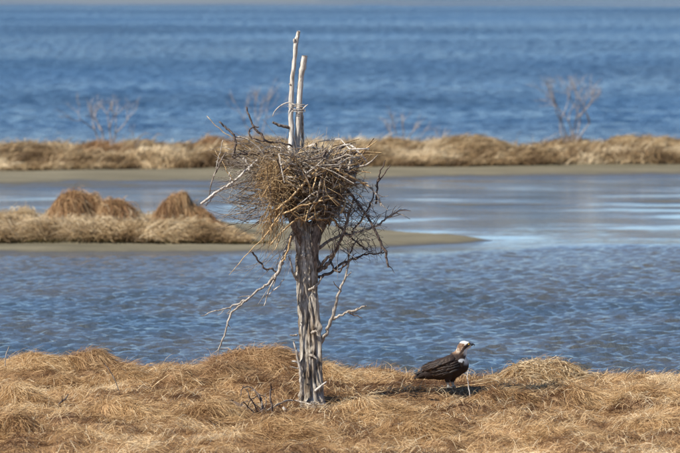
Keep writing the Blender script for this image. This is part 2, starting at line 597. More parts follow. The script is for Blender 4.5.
def isl_shape(X, Y):
    # mud flat: long tongue tapering to the right; grass bank on its left
    front = 92.2 + .5 * (fbm(X * .5, X * 0, 60) - .5) + 1.15 * np.clip(X + .6, 0, 9)
    back = 101.8 - 1.65 * np.clip(X + .6, 0, 9) + 1.2 * (fbm(X * .4, X * 0 + 7, 61) - .5)
    taper = 1 - sstep(1.9, 3.2, X)
    return np.minimum(Y - front, back - Y), taper


def isl_h(X, Y):
    d, tp = isl_shape(X, Y)
    mud = np.clip(d * .08, -.3, .06) * 1.0
    mud = np.where(d > 0, mud * tp - .02 * (1 - tp), mud)
    mud = mud + .045 * (fbm(X * 1.5, Y * .8, 62) - .5)
    mask = sstep(ISL_Y - .1, ISL_Y + .5, Y) * (1 - sstep(ISL_Y + 3.6, ISL_Y + 5.0, Y)) * (1 - sstep(-2.3, -1.2, X + .25 * (vnoise(Y * 1.1, Y * 0, 7) - .5)))
    bank = mask * (.13 + .26 * (fbm(X * 1.3, Y * .9, 63) - .5) + .12 * (fbm(X * 4, Y * 2.5, 67, 2) - .5) + .05 * np.clip(-X - 1.4, 0, 1.0))
    H = mud + bank
    for t in itus:
        dx = (X - t[0]) / t[2]; dy = (Y - t[1]) / (t[2] * 1.1)
        H = H + (t[3] - .36) * np.clip(1 - dx * dx - dy * dy, 0, 1) ** .6 * (.84 + .4 * fbm(X * 3, Y * 3, 66, 2))
    return H


fi = Field(-16, 4.5, 88, 106, 0.11, isl_h)
tag(link('mud_flat', fi.mesh('mud_flat'), MUDM), kind='structure')
n = 42000
x = np.where(R.rand(n) < .84, R.uniform(-6.6, -1.15, n), R.uniform(-15.5, -6.6, n)); y = ISL_Y - .1 + 5.0 * R.rand(n) ** 1.2
okk = (fi.h(x, y) > .05) & (y > ISL_Y) & (x < -1.42 - .5 * np.clip(y - ISL_Y - 1.5, 0, 2))
for t in itus:
    okk &= np.hypot((x - t[0]) / t[2], (y - t[1]) / (t[2] * 1.1)) > .92
x, y = x[okk], y[okk]; n = len(x)
h_ = fi.h(x, y)
tn = .60 + 1.0 * (fbm(x * 1.2, y * .8, 64) - .5) + 1.2 * (fbm(x * 4, y * 1.6, 65) - .5) + R.randn(n) * .13
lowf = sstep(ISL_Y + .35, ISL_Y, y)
short = 1 - .55 * sstep(-2.6, -1.3, x)
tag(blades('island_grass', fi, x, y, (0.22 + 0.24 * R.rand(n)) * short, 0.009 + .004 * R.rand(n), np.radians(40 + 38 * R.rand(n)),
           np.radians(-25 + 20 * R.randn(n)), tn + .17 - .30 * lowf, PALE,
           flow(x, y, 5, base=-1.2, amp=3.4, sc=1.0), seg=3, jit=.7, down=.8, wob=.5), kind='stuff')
# weedy fringe at the foot of the bank
n = 5000
x = R.uniform(-9, -1.1, n); y = ISL_Y - .05 + .35 * R.rand(n)
WEEDM = grass_mat('olive_weed', [(0, (.035, .025, .010)), (.5, (.12, .09, .03)), (1, (.26, .19, .07))], .1)
tag(blades('bank_weed', fi, x, y, .07 + .05 * R.rand(n), .012, np.radians(60), np.radians(-20), .4 + R.randn(n) * .25, WEEDM,
           R.rand(n) * 6.28, seg=3), kind='stuff')
for i, t in enumerate(itus):
    e = empty('grass_tussock', (t[0], t[1], .1), t[5], 'grass tussock', 'grass tussocks on the left island')
    n = 4600
    a = R.rand(n) * 6.283; r = np.sqrt(R.rand(n)) * .98
    tx = t[0] + r * t[2] * np.cos(a); ty = t[1] + 1.2 * r * t[2] * np.sin(a)
    tn = t[4] + .24 + .25 * (r > .8) + .8 * (fbm(tx * 5, ty * 4, 70 + i, 2) - .5) + R.randn(n) * .13
    blades('blades', fi, tx, ty, .16 + .26 * R.rand(n), .007 + .003 * R.rand(n), np.radians(30 + 35 * R.rand(n)), np.radians(-45 + 25 * R.randn(n)),
           tn, RUSTG if t[4] < .49 else PALE, flow(tx, ty, 9 + i, base=-.5, amp=1.8), seg=4, jit=.7, down=.8, wob=.6, parent=e, turn=1.0)

# ---- far island: a long low bank across the whole view ----
FY = 127.0


def fyx(X): return FY + .30 * np.clip(X, -9, 9)


FTUS = [(100, 40, 137, .40, 'low brown hummock at the foot of the two-stemmed bare shrub'),
        (212, 34, 129, .36, 'brown hummock on the far bank, rising left of the nest'),
        (262, 60, 135, .45, 'hummock on the far bank directly behind the nest'),
        (395, 40, 135, .44, 'hummock on the far bank right of the nest beside the low pale shrub'),
        (470, 70, 131, .50, 'broad tan hummock midway between nest and tall bare shrub on the far bank'),
        (640, 90, 128, .46, 'broad hummock on the far bank at the right border')]
ftus = []
for (u, w, v, tn, lab) in FTUS:
    p = at(u, v, FY + 3.5)
    p = at(u, v, float(fyx(p.x)) + 3.2)
    ftus.append((p.x, p.y, w * (FY + 3.5) / F * .5, float(np.clip(p.z - .56, .07, .15)), tn, lab))


def far_h(X, Y):
    front = 122.6 + .40 * np.clip(X, -8, 8) + 1.0 * (fbm(X * .15, X * 0, 80) - .5)
    d = np.minimum(Y - front, 143 - Y)
    mud = np.clip(d * .03, -.3, .12) + .05 * (fbm(X * .8, Y * .8, 81) - .5)
    fe = fyx(X) + 1.0 * (fbm(X * .5, X * 0 + 5, 82) - .5)
    bar = .30 * (fbm(X * .16, Y * .7, 88) - .69) - .03 * (Y < 106)      # mud bars just breaking the surface
    mud = np.maximum(mud, np.minimum(bar, .02))
    bank = sstep(fe - .2, fe + .8, Y) * (1 - sstep(fe + 6.0, fe + 8, Y)) * (.20 + .36 * (fbm(X * .9, Y * .5, 83) - .5) + .26 * (fbm(X * 3, Y * 1.6, 86, 2) - .5))
    H = mud + bank
    for t in ftus:
        dx = (X - t[0]) / t[2]; dy = (Y - t[1]) / (t[2] + .6)
        H = H + t[3] * np.clip(1 - dx * dx - dy * dy, 0, 1) ** .8
    return H


ff = Field(-26, 26, 103, 144, 0.22, far_h)
tag(link('far_island', ff.mesh('far_island'), MUDM), kind='structure')
n = 74000
x = np.where(R.rand(n) < .8, R.uniform(-9.5, 9.5, n), R.uniform(9.5, 25, n) * R.choice([-1, 1], n)); y = fyx(x) - .2 + 7.6 * R.rand(n) ** 1.4
okk = ff.h(x, y) > .10
for t in ftus:
    okk &= np.hypot((x - t[0]) / t[2], (y - t[1]) / (t[2] + .5)) > .85
x, y = x[okk], y[okk]; n = len(x)
tn = .50 + 1.1 * (fbm(x * .7, y * .5, 84) - .5) + 1.9 * (fbm(x * 1.6, y * 1.6, 85, 4) - .5) + R.randn(n) * .13
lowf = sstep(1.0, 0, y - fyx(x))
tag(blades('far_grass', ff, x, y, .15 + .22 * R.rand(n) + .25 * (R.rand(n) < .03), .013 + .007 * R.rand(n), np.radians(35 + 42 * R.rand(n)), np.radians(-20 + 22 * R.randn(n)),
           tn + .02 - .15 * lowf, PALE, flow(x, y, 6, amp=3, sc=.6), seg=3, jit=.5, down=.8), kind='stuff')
for i, t in enumerate(ftus):
    e = empty('grass_hummock', (t[0], t[1], .3), t[5], 'grass hummock', 'hummocks on the far bank')
    n = 3800
    a = R.rand(n) * 6.283; r = np.sqrt(R.rand(n))
    tx = t[0] + r * t[2] * np.cos(a); ty = t[1] + r * (t[2] + .5) * np.sin(a)
    tn = t[4] + .6 * (fbm(tx * 3, ty * 3, 90 + i, 2) - .5) + R.randn(n) * .13
    blades('blades', ff, tx, ty, .30 + .25 * R.rand(n), .013, np.radians(20 + 45 * R.rand(n)), np.radians(-30 + 15 * R.randn(n)),
           tn, RUSTG if t[4] < .42 else PALE, flow(tx, ty, 9 + i, amp=1.5), seg=3, jit=.5, down=1.6, parent=e)

# ---- distant shoal at the very top of the view ----
sx = np.linspace(-500, 500, 120); sy = np.linspace(560, 900, 30)
SX, SY = np.meshgrid(sx, sy, indexing='ij')
SH = .02 - .3 * np.exp(-((SY - 560) / 25)) + .45 * (fbm(SX * .03, SY * .05, 96) - .5)
me = np_mesh('distant_shoal', np.stack([SX, SY, SH], -1).reshape(-1, 3),
             (lambda i, j: np.stack([i + j, i + 30 + j, i + 31 + j, i + j + 1], -1).reshape(-1, 4))(np.arange(119)[:, None] * 30, np.arange(29)[None]))
tag(link('distant_shoal', me, SHOALM), kind='structure')

# ---- water ----
ws = np.random.RandomState(3)
ys = np.concatenate([[-200, 0, 40, 56], np.arange(58.5, 97, .078), np.arange(98, 124, .25), np.arange(124, 156, 2.0)])
yy = 156.0; l = []
while yy < 700:
    l.append(yy); yy += .75 * (yy / 156) ** 1.7
ys = np.concatenate([ys, l, [760, 1000, 1600, 3000, 9000]])
xs = np.arange(-7.6, 8.5, .064)
g = []; xx = 8.5; st = .12
while xx < 40: g.append(xx); xx += st; st *= 1.09
g += [60, 150, 600, 3000, 9000]
xs = np.concatenate([-np.array(g[::-1]), xs, g])
WX, WY = np.meshgrid(xs, ys, indexing='ij')
amp_near = sstep(56, 62, WY) * (1 - sstep(89, 96, WY))
bnd = 92.3 + 3.0 * sstep(.6, 4.2, WX) + .5 * (fbm(WX * .7, WX * 0, 40) - .5)
amp_near = sstep(56, 62, WY) * (1 - .93 * sstep(bnd - 2.2, bnd, WY)) * (1 - sstep(99, 104, WY))
edgef = (1 - sstep(8.5, 14, np.abs(WX)))
WH = np.zeros_like(WX)
for k in range(90):
    lam = .15 * (.75 / .15) ** (ws.rand() ** 1.25)
    an = math.radians(ws.randn() * 52 - 65)     # wind waves run towards the viewer and to the right
    kk = 2 * math.pi / lam
    ph = ws.rand() * 6.28
    a = 0.0056 * lam * (lam / .35) ** (-.6)
    dirx, diry = math.cos(an), math.sin(an)
    q = kk * (WX * dirx + WY * diry) + ph
    wv = np.sin(q) + .22 * np.cos(2 * q)
    WH += a * wv
gust = (.45 + 1.1 * fbm(WX * .5, WY * .22, 41, 3)) * (1.12 - .4 * sstep(72, 92, WY))
WH = WH * amp_near * edgef * gust
WF = np.zeros_like(WX)
for k in range(26):
    lam = 1.8 * (5 / 1.8) ** ws.rand()
    an = math.radians(ws.randn() * 30 - 80)
    kk = 2 * math.pi / lam; ph = ws.rand() * 6.28
    WF += .0024 * lam ** .8 * np.sin(kk * (WX * math.cos(an) + WY * math.sin(an)) + ph)
WH += WF * sstep(150, 165, WY) * (1 - sstep(500, 640, WY)) * (1 - sstep(36, 60, np.abs(WX)))
nx, ny = WX.shape
i = np.arange(nx - 1)[:, None] * ny; j = np.arange(ny - 1)[None]
q = np.stack([i + j, i + ny + j, i + ny + j + 1, i + j + 1], -1).reshape(-1, 4)
wme = np_mesh('water', np.stack([WX, WY, WH], -1).reshape(-1, 3), q)

wm, nt, b = newmat('bay_water')
geo = nt.nodes.new('ShaderNodeNewGeometry')
P = geo.outputs['Position']
sep = nt.nodes.new('ShaderNodeSeparateXYZ'); nt.links.new(P, sep.inputs[0])


def mrange(val, a, b_, c, d, smooth=True):
    m = nt.nodes.new('ShaderNodeMapRange')
    m.interpolation_type = 'SMOOTHSTEP' if smooth else 'LINEAR'
    for k, vv in zip(('From Min', 'From Max', 'To Min', 'To Max'), (a, b_, c, d)):
        m.inputs[k].default_value = vv
    nt.links.new(val, m.inputs['Value'])
    return m.outputs['Result']


def math_(op, a, b_):
    m = nt.nodes.new('ShaderNodeMath'); m.operation = op
    for k, vv in enumerate((a, b_)):
        if isinstance(vv, (int, float)): m.inputs[k].default_value = vv
        else: nt.links.new(vv, m.inputs[k])
    return m.outputs[0]


# colour of the water body: murky over the flats, blue-green in the deep bay
far = mrange(sep.outputs['Y'], 120, 170, 0, 1)
calmn = noise(nt, 1.0, P, 3, .5, (.12, .9, 1))
shallow = ramp(nt, [(.35, (.078, .076, .062)), (.65, (.044, .066, .082))], noise(nt, 1.0, P, 3, .5, (.5, .25, 1)).outputs[0])
deep = ramp(nt, [(.35, (.014, .052, .105)), (.65, (.024, .075, .150))], noise(nt, 1.0, P, 3, .5, (.05, .03, 1)).outputs[0])
mx = nt.nodes.new('ShaderNodeMix'); mx.data_type = 'RGBA'
mx0 = nt.nodes.new('ShaderNodeMix'); mx0.data_type = 'RGBA'
nt.links.new(math_('MULTIPLY', mrange(sep.outputs['Y'], 76, 92, 0, .75), mrange(sep.outputs['Y'], 94, 101, 1, .15)), mx0.inputs['Factor'])
nt.links.new(shallow.outputs[0], mx0.inputs['A']); mx0.inputs['B'].default_value = (.105, .098, .078, 1)
nt.links.new(far, mx.inputs['Factor']); nt.links.new(mx0.outputs['Result'], mx.inputs['A']); nt.links.new(deep.outputs[0], mx.inputs['B'])
nt.links.new(mx.outputs['Result'], b.inputs['Base Color'])
b.inputs['IOR'].default_value = 1.333
# ripples: near ones fine, calm sheet between the flats, coarse chop on the far bay
rip1 = noise(nt, 1.0, P, 5, .7, (13, 9, 1))
rip2 = noise(nt, 1.0, P, 5, .66, (2.6, 1.3, 1))
nearm = mrange(sep.outputs['Y'], 88, 97, 1.0, 0)
# calm zone: streaks
streak = ramp(nt, [(.42, (.04, .04, .04)), (.60, (1, 1, 1))], noise(nt, 1.0, P, 5, .65, (.22, .42, 1)).outputs[0])
gustn = noise(nt, 1.0, P, 3, .5, (.020, .012, 1))
gustf = mrange(gustn.outputs[0], .35, .65, .5, 1.3)
patch = noise(nt, 1.0, P, 5, .65, (2.0, .6, 1))
patch2 = noise(nt, 1.0, P, 3, .5, (.012, .022, 1))
rfar = math_('ADD', mrange(patch.outputs[0], .38, .62, .31, .09), mrange(patch2.outputs[0], .38, .62, .06, -.04))
nt.links.new(math_('ADD', .055, math_('MULTIPLY', far, rfar)), b.inputs['Roughness'])
h1 = math_('MULTIPLY', rip1.outputs[0], math_('ADD', math_('MULTIPLY', nearm, .045), math_('MULTIPLY', streak.outputs[0], math_('MULTIPLY', math_('SUBTRACT', 1.0, nearm), .030))))
h2 = math_('MULTIPLY', rip2.outputs[0], math_('MULTIPLY', math_('MULTIPLY', far, gustf), .8))
hh = math_('ADD', h1, h2)
bump(nt, b, hh, 1.0, 1.0)
tag(link('water', wme, wm), kind='structure')

# ================================================================ dead tree
TB0 = on(312, 404, G0)
TY = TB0.y + .02
PX = TY / F


def tp(u, v, dy=0.0):
    return np.array(at(u, v, TY + dy))


tree = empty('dead_tree', (TB0.x, TY, G0 - .05), 'weathered grey dead tree standing in the grass, holding the big stick nest', 'dead tree')
org = np.array(tree.location)


KNOTS = [(.30, 4.3, .12), (.26, 5.3, .21), (.34, 3.6, .30), (-.28, 4.7, .36), (.30, 5.6, .43), (.24, 3.9, .50), (-.25, 5.1, .56), (.32, 3.3, .62), (.28, 4.5, .70), (.26, 5.7, .76), (-.22, 4.2, .82), (.3, 3.0, .16), (.3, 0.1, .38), (.28, 6.1, .66)]


def trunk_mesh():
    prof = [(314, 412, 15.5), (312.5, 404, 13.6), (311.5, 392, 12.4), (310.5, 370, 11.8), (310, 345, 11.8), (309, 320, 12.0), (307.5, 295, 12.2),
            (307, 270, 12.4), (307.5, 250, 12.4), (307.5, 236, 12.0), (308, 228, 11.0), (308.5, 222, 8.5)]
    pts = np.array([np.append(tp(u, v), r * .90 * PX) for u, v, r in prof])
    n, sd = 190, 84
    L = catmull(pts, n)
    th = np.linspace(0, 2 * np.pi, sd, endpoint=False)
    V = []
    for k in range(n):
        t = k / (n - 1)
        c = L[k, :3]; r = L[k, 3]
        tw = th + .8 * t + .15 * math.sin(t * 9)
        lobe = .13 * np.cos(2 * tw + 1.0 + 2 * t) + .12 * np.cos(3 * tw + 2.2 - 2.5 * t) + .07 * np.cos(5 * tw + 5 * t)
        cx, cy_ = np.cos(tw) * 2.2, np.sin(tw) * 2.2
        ridge = fbm(cx * 1.9 + 9, t * 7 + cy_ * 1.9, 120, 3) - .5
        rid = 1 - np.abs(fbm(cx * 1.3 + 30, t * 6.5 + cy_ * 1.3, 125, 3) - .5) * 8
        groove = -np.clip(rid, 0, 1) * .24
        fine = (fbm(cx * 6 + 50, t * 16 + cy_ * 6, 128, 2) - .5) * .10
        kn = sum(a_ * np.exp(-((np.angle(np.exp(1j * (th - b_)))) / .35) ** 2 - ((t - c_) / .014) ** 2) for a_, b_, c_ in KNOTS)
        fine = fine + kn
        root = .30 * max(0, (.09 - t) / .09) ** 1.5 * (1 + .9 * np.sin(3 * th + .7) + .5 * np.sin(5 * th))
        rr = r * (1 + lobe + ridge * .42 + groove + fine + root)
        V.append(np.stack([c[0] + rr * np.cos(th), c[1] + rr * .85 * np.sin(th), np.full(sd, c[2])], -1))
    V = np.array(V).reshape(-1, 3)
    i = np.arange(n - 1)[:, None] * sd; j = np.arange(sd)[None]; j2 = (j + 1) % sd
    q = np.stack([i + j, i + j2, i + sd + j2, i + sd + j], -1).reshape(-1, 4)
    V = np.vstack([V, [L[-1, :3]]])
    jj = np.arange(sd); t3 = np.stack([(n - 1) * sd + jj, (n - 1) * sd + (jj + 1) % sd, np.full(sd, n * sd)], -1)
    return np_mesh('trunk', V - org, q, t3)


trunk = link('trunk', trunk_mesh(), TRUNKM, tree)


def branch(name, pts, mat, sides=8, wig=.15, twigs=0, tl=(8, 22), n=None, label=None, rough=.05, parent=None, tree_=None):
    """pts: (u, v, radius px, dy m)"""
    tr = tree_ or tree
    tb = TB()
    P = [tp(p[0], p[1], p[3] if len(p) > 3 else 0) for p in pts]
    rad = [p[2] * PX for p in pts]
    c, r = tb.tube(P, rad, sides, n or len(pts) * 5, wig * PX * 1.6, rough)
    for k in range(twigs):
        i = R.randint(len(c) // 4, len(c) - 1)
        d = c[min(i + 1, len(c) - 1)] - c[i - 1]; d /= np.linalg.norm(d) + 1e-9
        side = R.randn(3); side -= d * side.dot(d); side /= np.linalg.norm(side)
        l_ = R.uniform(*tl) * PX
        a = c[i]; b1 = a + (d * .7 + side * .6) * l_ * .5; b2 = b1 + (d * .8 + side * .3 + R.randn(3) * .25) * l_ * .5
        rr = min(r[i] * .6, .7 * PX)
        tb.tube([a, b1, b2], [rr, rr * .75, rr * .4], 5, 7, .2 * PX)
    o = tb.build(name, mat, tr)
    if label: o['label'] = label
    return o


# limbs of the fork inside the nest
branch('limb', [(304, 268, 3, 0), (301, 246, 6, 0), (298.5, 226, 5.6, -.02), (295, 208, 4.8, -.05), (291, 192, 4.6, -.06), (289.5, 172, 3.8, -.05), (290.5, 152, 3.1, -.03),
                (291, 128, 2.7, 0), (291, 108, 2.5, 0), (291.8, 88, 2.3, 0), (294, 64, 2.1, 0), (295.5, 48, 2.2, 0), (296.6, 39, 2.1, 0), (298.8, 31, 1.5, 0)],
       POLEM, 10, .25, 0, n=60, label='tall thin pale grey pole rising left out of the nest')
branch('limb', [(306, 250, 4, .05), (303, 214, 5, .12), (299, 180, 3.6, .10), (297, 154, 3.1, .05), (298.5, 120, 3.0, .02), (300, 92, 2.9, .02), (301, 76, 2.8, .02),
                (303.2, 66, 3.3, .02), (304.6, 55.5, 2.9, .02)], POLEM, 10, .15, 0, n=56, label='thicker bleached pole with a broken top')
branch('limb', [(303, 178, 1.9, .06), (302.8, 154, 1.7, .05), (302.6, 135, 1.4, .05), (302.2, 118, 1.2, .05), (302.4, 108, .9, .05)], GREYM, 8, .15, 0)
branch('limb', [(311, 276, 3, -.02), (313, 254, 5.5, -.03), (315.5, 232, 5.8, -.03), (321.5, 208, 4.6, -.06), (323.5, 194, 4.4, -.10), (322, 178, 3.6, -.10), (323, 164, 2.6, -.08), (326, 148, 1.6, -.05)],
       BROWNM, 10, .2, 0, n=40, label='brown fork limb in the middle of the nest')
branch('limb', [(312, 262, 3.5, .03), (316, 240, 4.8, .03), (321, 227, 4.6, .03), (329, 215, 4.6, .0), (337, 202, 4.0, -.06), (342, 190, 3.4, -.1), (347, 176, 2.6, -.06), (351, 160, 1.8, -.02)],
       BROWNM, 10, .2, 0, n=40, label='brown fork limb leaning right under the nest')
branch('branch', [(301, 246, 1.6, -.05), (298, 234, 3.2, -.09), (292.5, 222, 3.0, -.14), (287, 208, 2.6, -.2), (281, 190, 2.0, -.25), (276, 172, 1.3, -.28)], BROWNM, 8, .3, 2)
branch('stub', [(295.3, 43.5, 1.6, 0), (294.3, 41, 1.3, -.02), (294.2, 38.6, .8, -.02)], WHITEM, 6, 0)
branch('stub', [(291, 128, 1.7, 0), (285, 126.8, 1.6, -.03), (278, 125, 1.4, -.06), (272.8, 122, 1.1, -.08)], BROWNM, 8, .2, 0, label='short dark stub pointing left above the nest')
branch('stub', [(293, 86, 1, 0), (290, 84.5, .8, -.02), (289.2, 83.5, .6, -.02)], WHITEM, 6, 0)
# pale strip of bark / twine tied round the poles
tb = TB()
for k in range(4):
    z = 104 + k * 2.2 + R.rand()
    ang = np.linspace(0, 2 * np.pi, 13)
    tb.tube([tp(297 + 8.2 * math.cos(a), z + .8 * math.sin(a + k) + R.randn() * .3, .01 + .045 * math.sin(a)) for a in ang], .42 * PX, 5, 40)
tb.tube([tp(272.5, 116.5, -.05), tp(275, 111, -.06), tp(281, 105.5, -.06), tp(288.5, 102.5, -.05), tp(293, 104, -.05)], [.35 * PX, .5 * PX, .6 * PX, .6 * PX, .5 * PX], 6, 24, .0)
tb.tube([tp(303, 109, -.05), tp(306, 106, -.07), tp(308, 104.5, -.07)], [.7 * PX, .6 * PX, .3 * PX], 5, 8)
tb.tube([tp(294, 111, -.05), tp(291, 108, -.07), tp(287, 106.6, -.07)], [.4 * PX, .4 * PX, .25 * PX], 5, 8)
o = tb.build('tie', WHITEM, tree); o['label'] = 'pale frayed strip tied round the two poles'

# right-hand branches
branch('branch', [(317, 270, 2.3, 0), (323, 268, 2.1, 0), (329, 263, 1.9, -.03), (336, 250, 1.6, -.06), (341, 240, 1.4, -.06), (346, 226, 1.2, -.03), (350, 211, 1.0, 0), (354, 196, .8, .05)], BROWNM, 8, .5, 5)
branch('branch', [(319, 277, 1.8, .02), (324, 275, 1.5, .03), (336, 268, 1.3, .08), (348, 261, 1.15, .12), (358, 257, 1.0, .15), (366, 253.5, .9, .18), (376, 253.5, .8, .2), (384.5, 252, .6, .22)], DARKM, 7, .5, 5)
branch('branch', [(318, 346, 3.0, -.02), (321.5, 342, 2.4, -.03), (325.5, 333, 1.9, -.05), (329.6, 324.5, 1.7, -.08), (334.5, 309, 1.5, -.1), (338.5, 296, 1.3, -.12), (342.5, 285, 1.1, -.12), (347, 272, 1.1, -.1), (351, 259, .8, -.08)],
       GREYM, 8, .6, 4, label='grey lower branch rising right from the trunk')
branch('branch', [(333, 319, 1.4, -.09), (338, 316.5, 1.2, -.12), (346, 312.5, 1.0, -.16), (354, 311, 1.1, -.2), (360, 308, .9, -.22), (366, 305.5, .6, -.25)], GREYM, 7, .4, 3, (5, 10))
branch('branch', [(348, 312, .9, -.17), (354, 315, .7, -.18), (362, 318, .4, -.2)], DARKM, 6, .3, 1, (3, 6))
branch('branch', [(340, 186, 1.7, -.1), (351, 194, 1.5, -.12), (357, 202, 1.3, -.14), (363, 210, 1.2, -.16), (373, 226, 1.2, -.2), (380, 240, 1.3, -.22), (385.5, 251.5, 1.3, -.24), (387, 259, 1.1, -.24), (388.3, 267.5, .8, -.24)],
       DARKM, 8, .4, 4, (6, 16), label='long dark twig slanting down to the right, furthest right of the tree')
branch('branch', [(317, 248, 2, .02), (322, 246, 1.7, .04), (330, 240, 1.5, .08), (348.6, 234, 1.3, .14), (358, 232, 1.2, .17), (370, 229, 1.1, .2), (380, 223, 1.0, .22), (390, 216, .9, .22), (397, 212, .8, .22)], GREYM, 7, .5, 6)
branch('branch', [(396, 212.3, .9, .22), (400, 210.5, .9, .22), (405, 210, .8, .22), (411, 211.2, .4, .2)], WHITEM, 6, .1, 0, label='sun-bleached white twig tip')
branch('branch', [(397, 213, .5, .22), (403, 215.5, .4, .22), (410, 219, .25, .22)], GREYM, 5, .2, 1, (3, 6))
branch('branch', [(318, 268, 1.8, -.02), (322, 263, 1.6, -.04), (331.6, 255, 1.4, -.08), (339, 242.6, 1.3, -.12), (344, 232, 1.2, -.14), (346.5, 224, 1.1, -.15), (349, 212, .9, -.15)], BROWNM, 7, .5, 4)
branch('branch', [(376, 204, 1.0, -.1), (377, 195, 1.0, -.1), (377, 186, .9, -.1), (379, 177, .8, -.1), (381.5, 169, .7, -.1), (385.5, 160, .4, -.1)], DARKM, 6, .3, 1, (4, 8))
branch('branch', [(377, 184, .8, -.1), (382, 177, .7, -.1), (386, 171, .6, -.1), (390.5, 165, .4, -.1)], DARKM, 6, .2, 0)
branch('branch', [(350, 184, 1.2, -.05), (356, 181, 1.2, -.1), (361, 180.6, 1.2, -.14), (370, 187, 1.1, -.18), (376, 194, 1.0, -.2), (379, 200, 1.0, -.2), (381, 206, .8, -.2)], GREYM, 7, .4, 3)
branch('branch', [(352, 232, 1.1, .1), (358, 224, 1.0, .08), (364, 215, .9, .05), (370, 204, .8, .02), (374, 192, .6, 0)], DARKM, 6, .4, 3)
branch('branch', [(331, 262, 1.0, -.05), (338, 272, .9, -.1), (346, 263, .8, -.12), (352, 250, .7, -.12), (358, 238, .6, -.1)], DARKM, 6, .6, 3)
branch('branch', [(336, 225, 1.1, .1), (345, 232, 1.0, .14), (354, 240, .9, .18), (362, 246, .8, .2), (368, 250, .5, .22)], DARKM, 6, .5, 3)
# left-hand branches
branch('branch', [(297, 228, 2.8, -.03), (294, 233, 2.4, -.05), (289.5, 243, 2.1, -.1), (285, 253, 1.9, -.15), (278.5, 270.5, 1.7, -.22), (272, 280, 1.5, -.26), (262, 288, 1.15, -.3), (246.5, 300.5, 1.0, -.36), (238, 307, .9, -.4),
                  (230.6, 315, 1.05, -.42), (226.5, 327, .95, -.44), (222.5, 339, .8, -.45), (217.5, 355, .5, -.45)], GREYM, 8, .5, 8, (6, 20), n=70, label='long grey branch drooping left almost to the grass')
branch('branch', [(247, 300, 1.1, -.36), (240, 303, 1.0, -.38), (229, 307.7, .8, -.4), (216, 311, .6, -.42), (200.6, 315.8, .35, -.44)], GREYM, 6, .4, 3, (6, 14))
branch('branch', [(251, 251, .8, -.3), (256, 257, .9, -.28), (262, 265, .9, -.25), (267, 269, .9, -.24), (272, 269, .9, -.23), (276, 273, .8, -.22)], DARKM, 6, .3, 1, (4, 9))
branch('branch', [(283.5, 262, 1.1, -.17), (278, 272, .9, -.2), (272, 284, .8, -.22), (264, 306, .4, -.25)], GREYM, 6, .4, 2)
branch('branch', [(266, 296, .5, -.28), (273, 291, .7, -.26), (279, 286, .7, -.24), (284, 279, .5, -.2)], WHITEM, 6, .3, 0)
# dead shoot and stubs at the foot of the trunk
branch('branch', [(303, 396, 1.9, -.12), (301.5, 382, 1.8, -.14), (300.5, 370, 1.6, -.15), (297.5, 357, 1.3, -.16), (296, 350, 1.1, -.16), (293.8, 341, .8, -.16)], GREYM, 8, .2, 0, label='thin dead shoot standing against the left foot of the trunk')
branch('stub', [(300, 369, .8, -.15), (294, 367.5, .7, -.16), (289.5, 366.5, .5, -.16)], GREYM, 6, .1)
branch('stub', [(299.5, 364, .7, -.15), (295, 361.5, .9, -.16), (291.5, 361, .6, -.16)], WHITEM, 6, .1)
branch('stub', [(315, 391, 1.5, -.11), (320, 387, 1.2, -.14), (326.5, 381.5, .7, -.16)], WHITEM, 7, .1)
branch('stub', [(312, 333, 1.8, -.10), (316, 331, 1.3, -.14), (318, 333, .9, -.15), (318.5, 336, .6, -.15)], GREYM, 7, .1)
branch('stub', [(309, 355, 1.8, -.08), (313, 356, 1.4, -.11), (317, 359, .8, -.12)], GREYM, 7, .1)
branch('stub', [(297, 335, 1.2, -.02), (293, 335.5, .9, -.04), (290, 335, .6, -.05)], GREYM, 6, .1)
branch('stub', [(309, 290, 1.5, -.10), (315, 287, 1.2, -.13), (320, 281, .9, -.14), (321, 277, .6, -.14)], GREYM, 6, .2)
branch('stub', [(297, 280, 1.4, -.05), (292.5, 272, 1.0, -.08), (291, 262, .7, -.1), (288, 256, .4, -.12)], GREYM, 6, .2)

# ================================================================ nest
NC = tp(305, 186)
nest = empty('osprey_nest', tuple(tp(308, 226)), 'large untidy bowl of sticks, twigs and dry grass in the dead tree', 'bird nest')
norg = np.array(nest.location)
ZB = tp(305, 216)[2]; ZT = tp(305, 158)[2]
mats = [GREYM, BROWNM, WHITEM, STRAWM, GREYM, RUSTM, BROWNM, GREYM, DARKM]
proto = []
for k in range(28):
    tb = TB()
    l_ = .5
    P = np.array([(-l_, 0, 0), (-l_ * .4, R.randn() * .04, R.randn() * .05), (l_ * .3, R.randn() * .05, R.randn() * .06), (l_, R.randn() * .06, R.randn() * .08)])
    r0 = .0055 + .0055 * R.rand()
    tb.tube(P, [r0, r0, r0 * .8, r0 * .4], 4, 7, .008, .05)
    me = tb.mesh('stick')
    me.materials.append(mats[k % len(mats)])
    proto.append(me)


def nest_pt():
    t = R.rand() ** .8
    a = R.rand() * 2 * math.pi
    rad = (.10 + .325 * t ** .6) * (0.62 + .38 * math.sqrt(R.rand()) + (.22 * R.rand() if R.rand() < .25 else 0))
    z = ZB + (ZT - ZB) * t + .16 * (fbm(np.array([a * 1.6]), np.array([0.]), 77, 2)[0] - .45) * t
    x = NC[0] + rad * math.cos(a) * 1.05 + .035
    y = NC[1] + rad * math.sin(a)
    return np.array([x, y, z + R.randn() * .03]), a, t


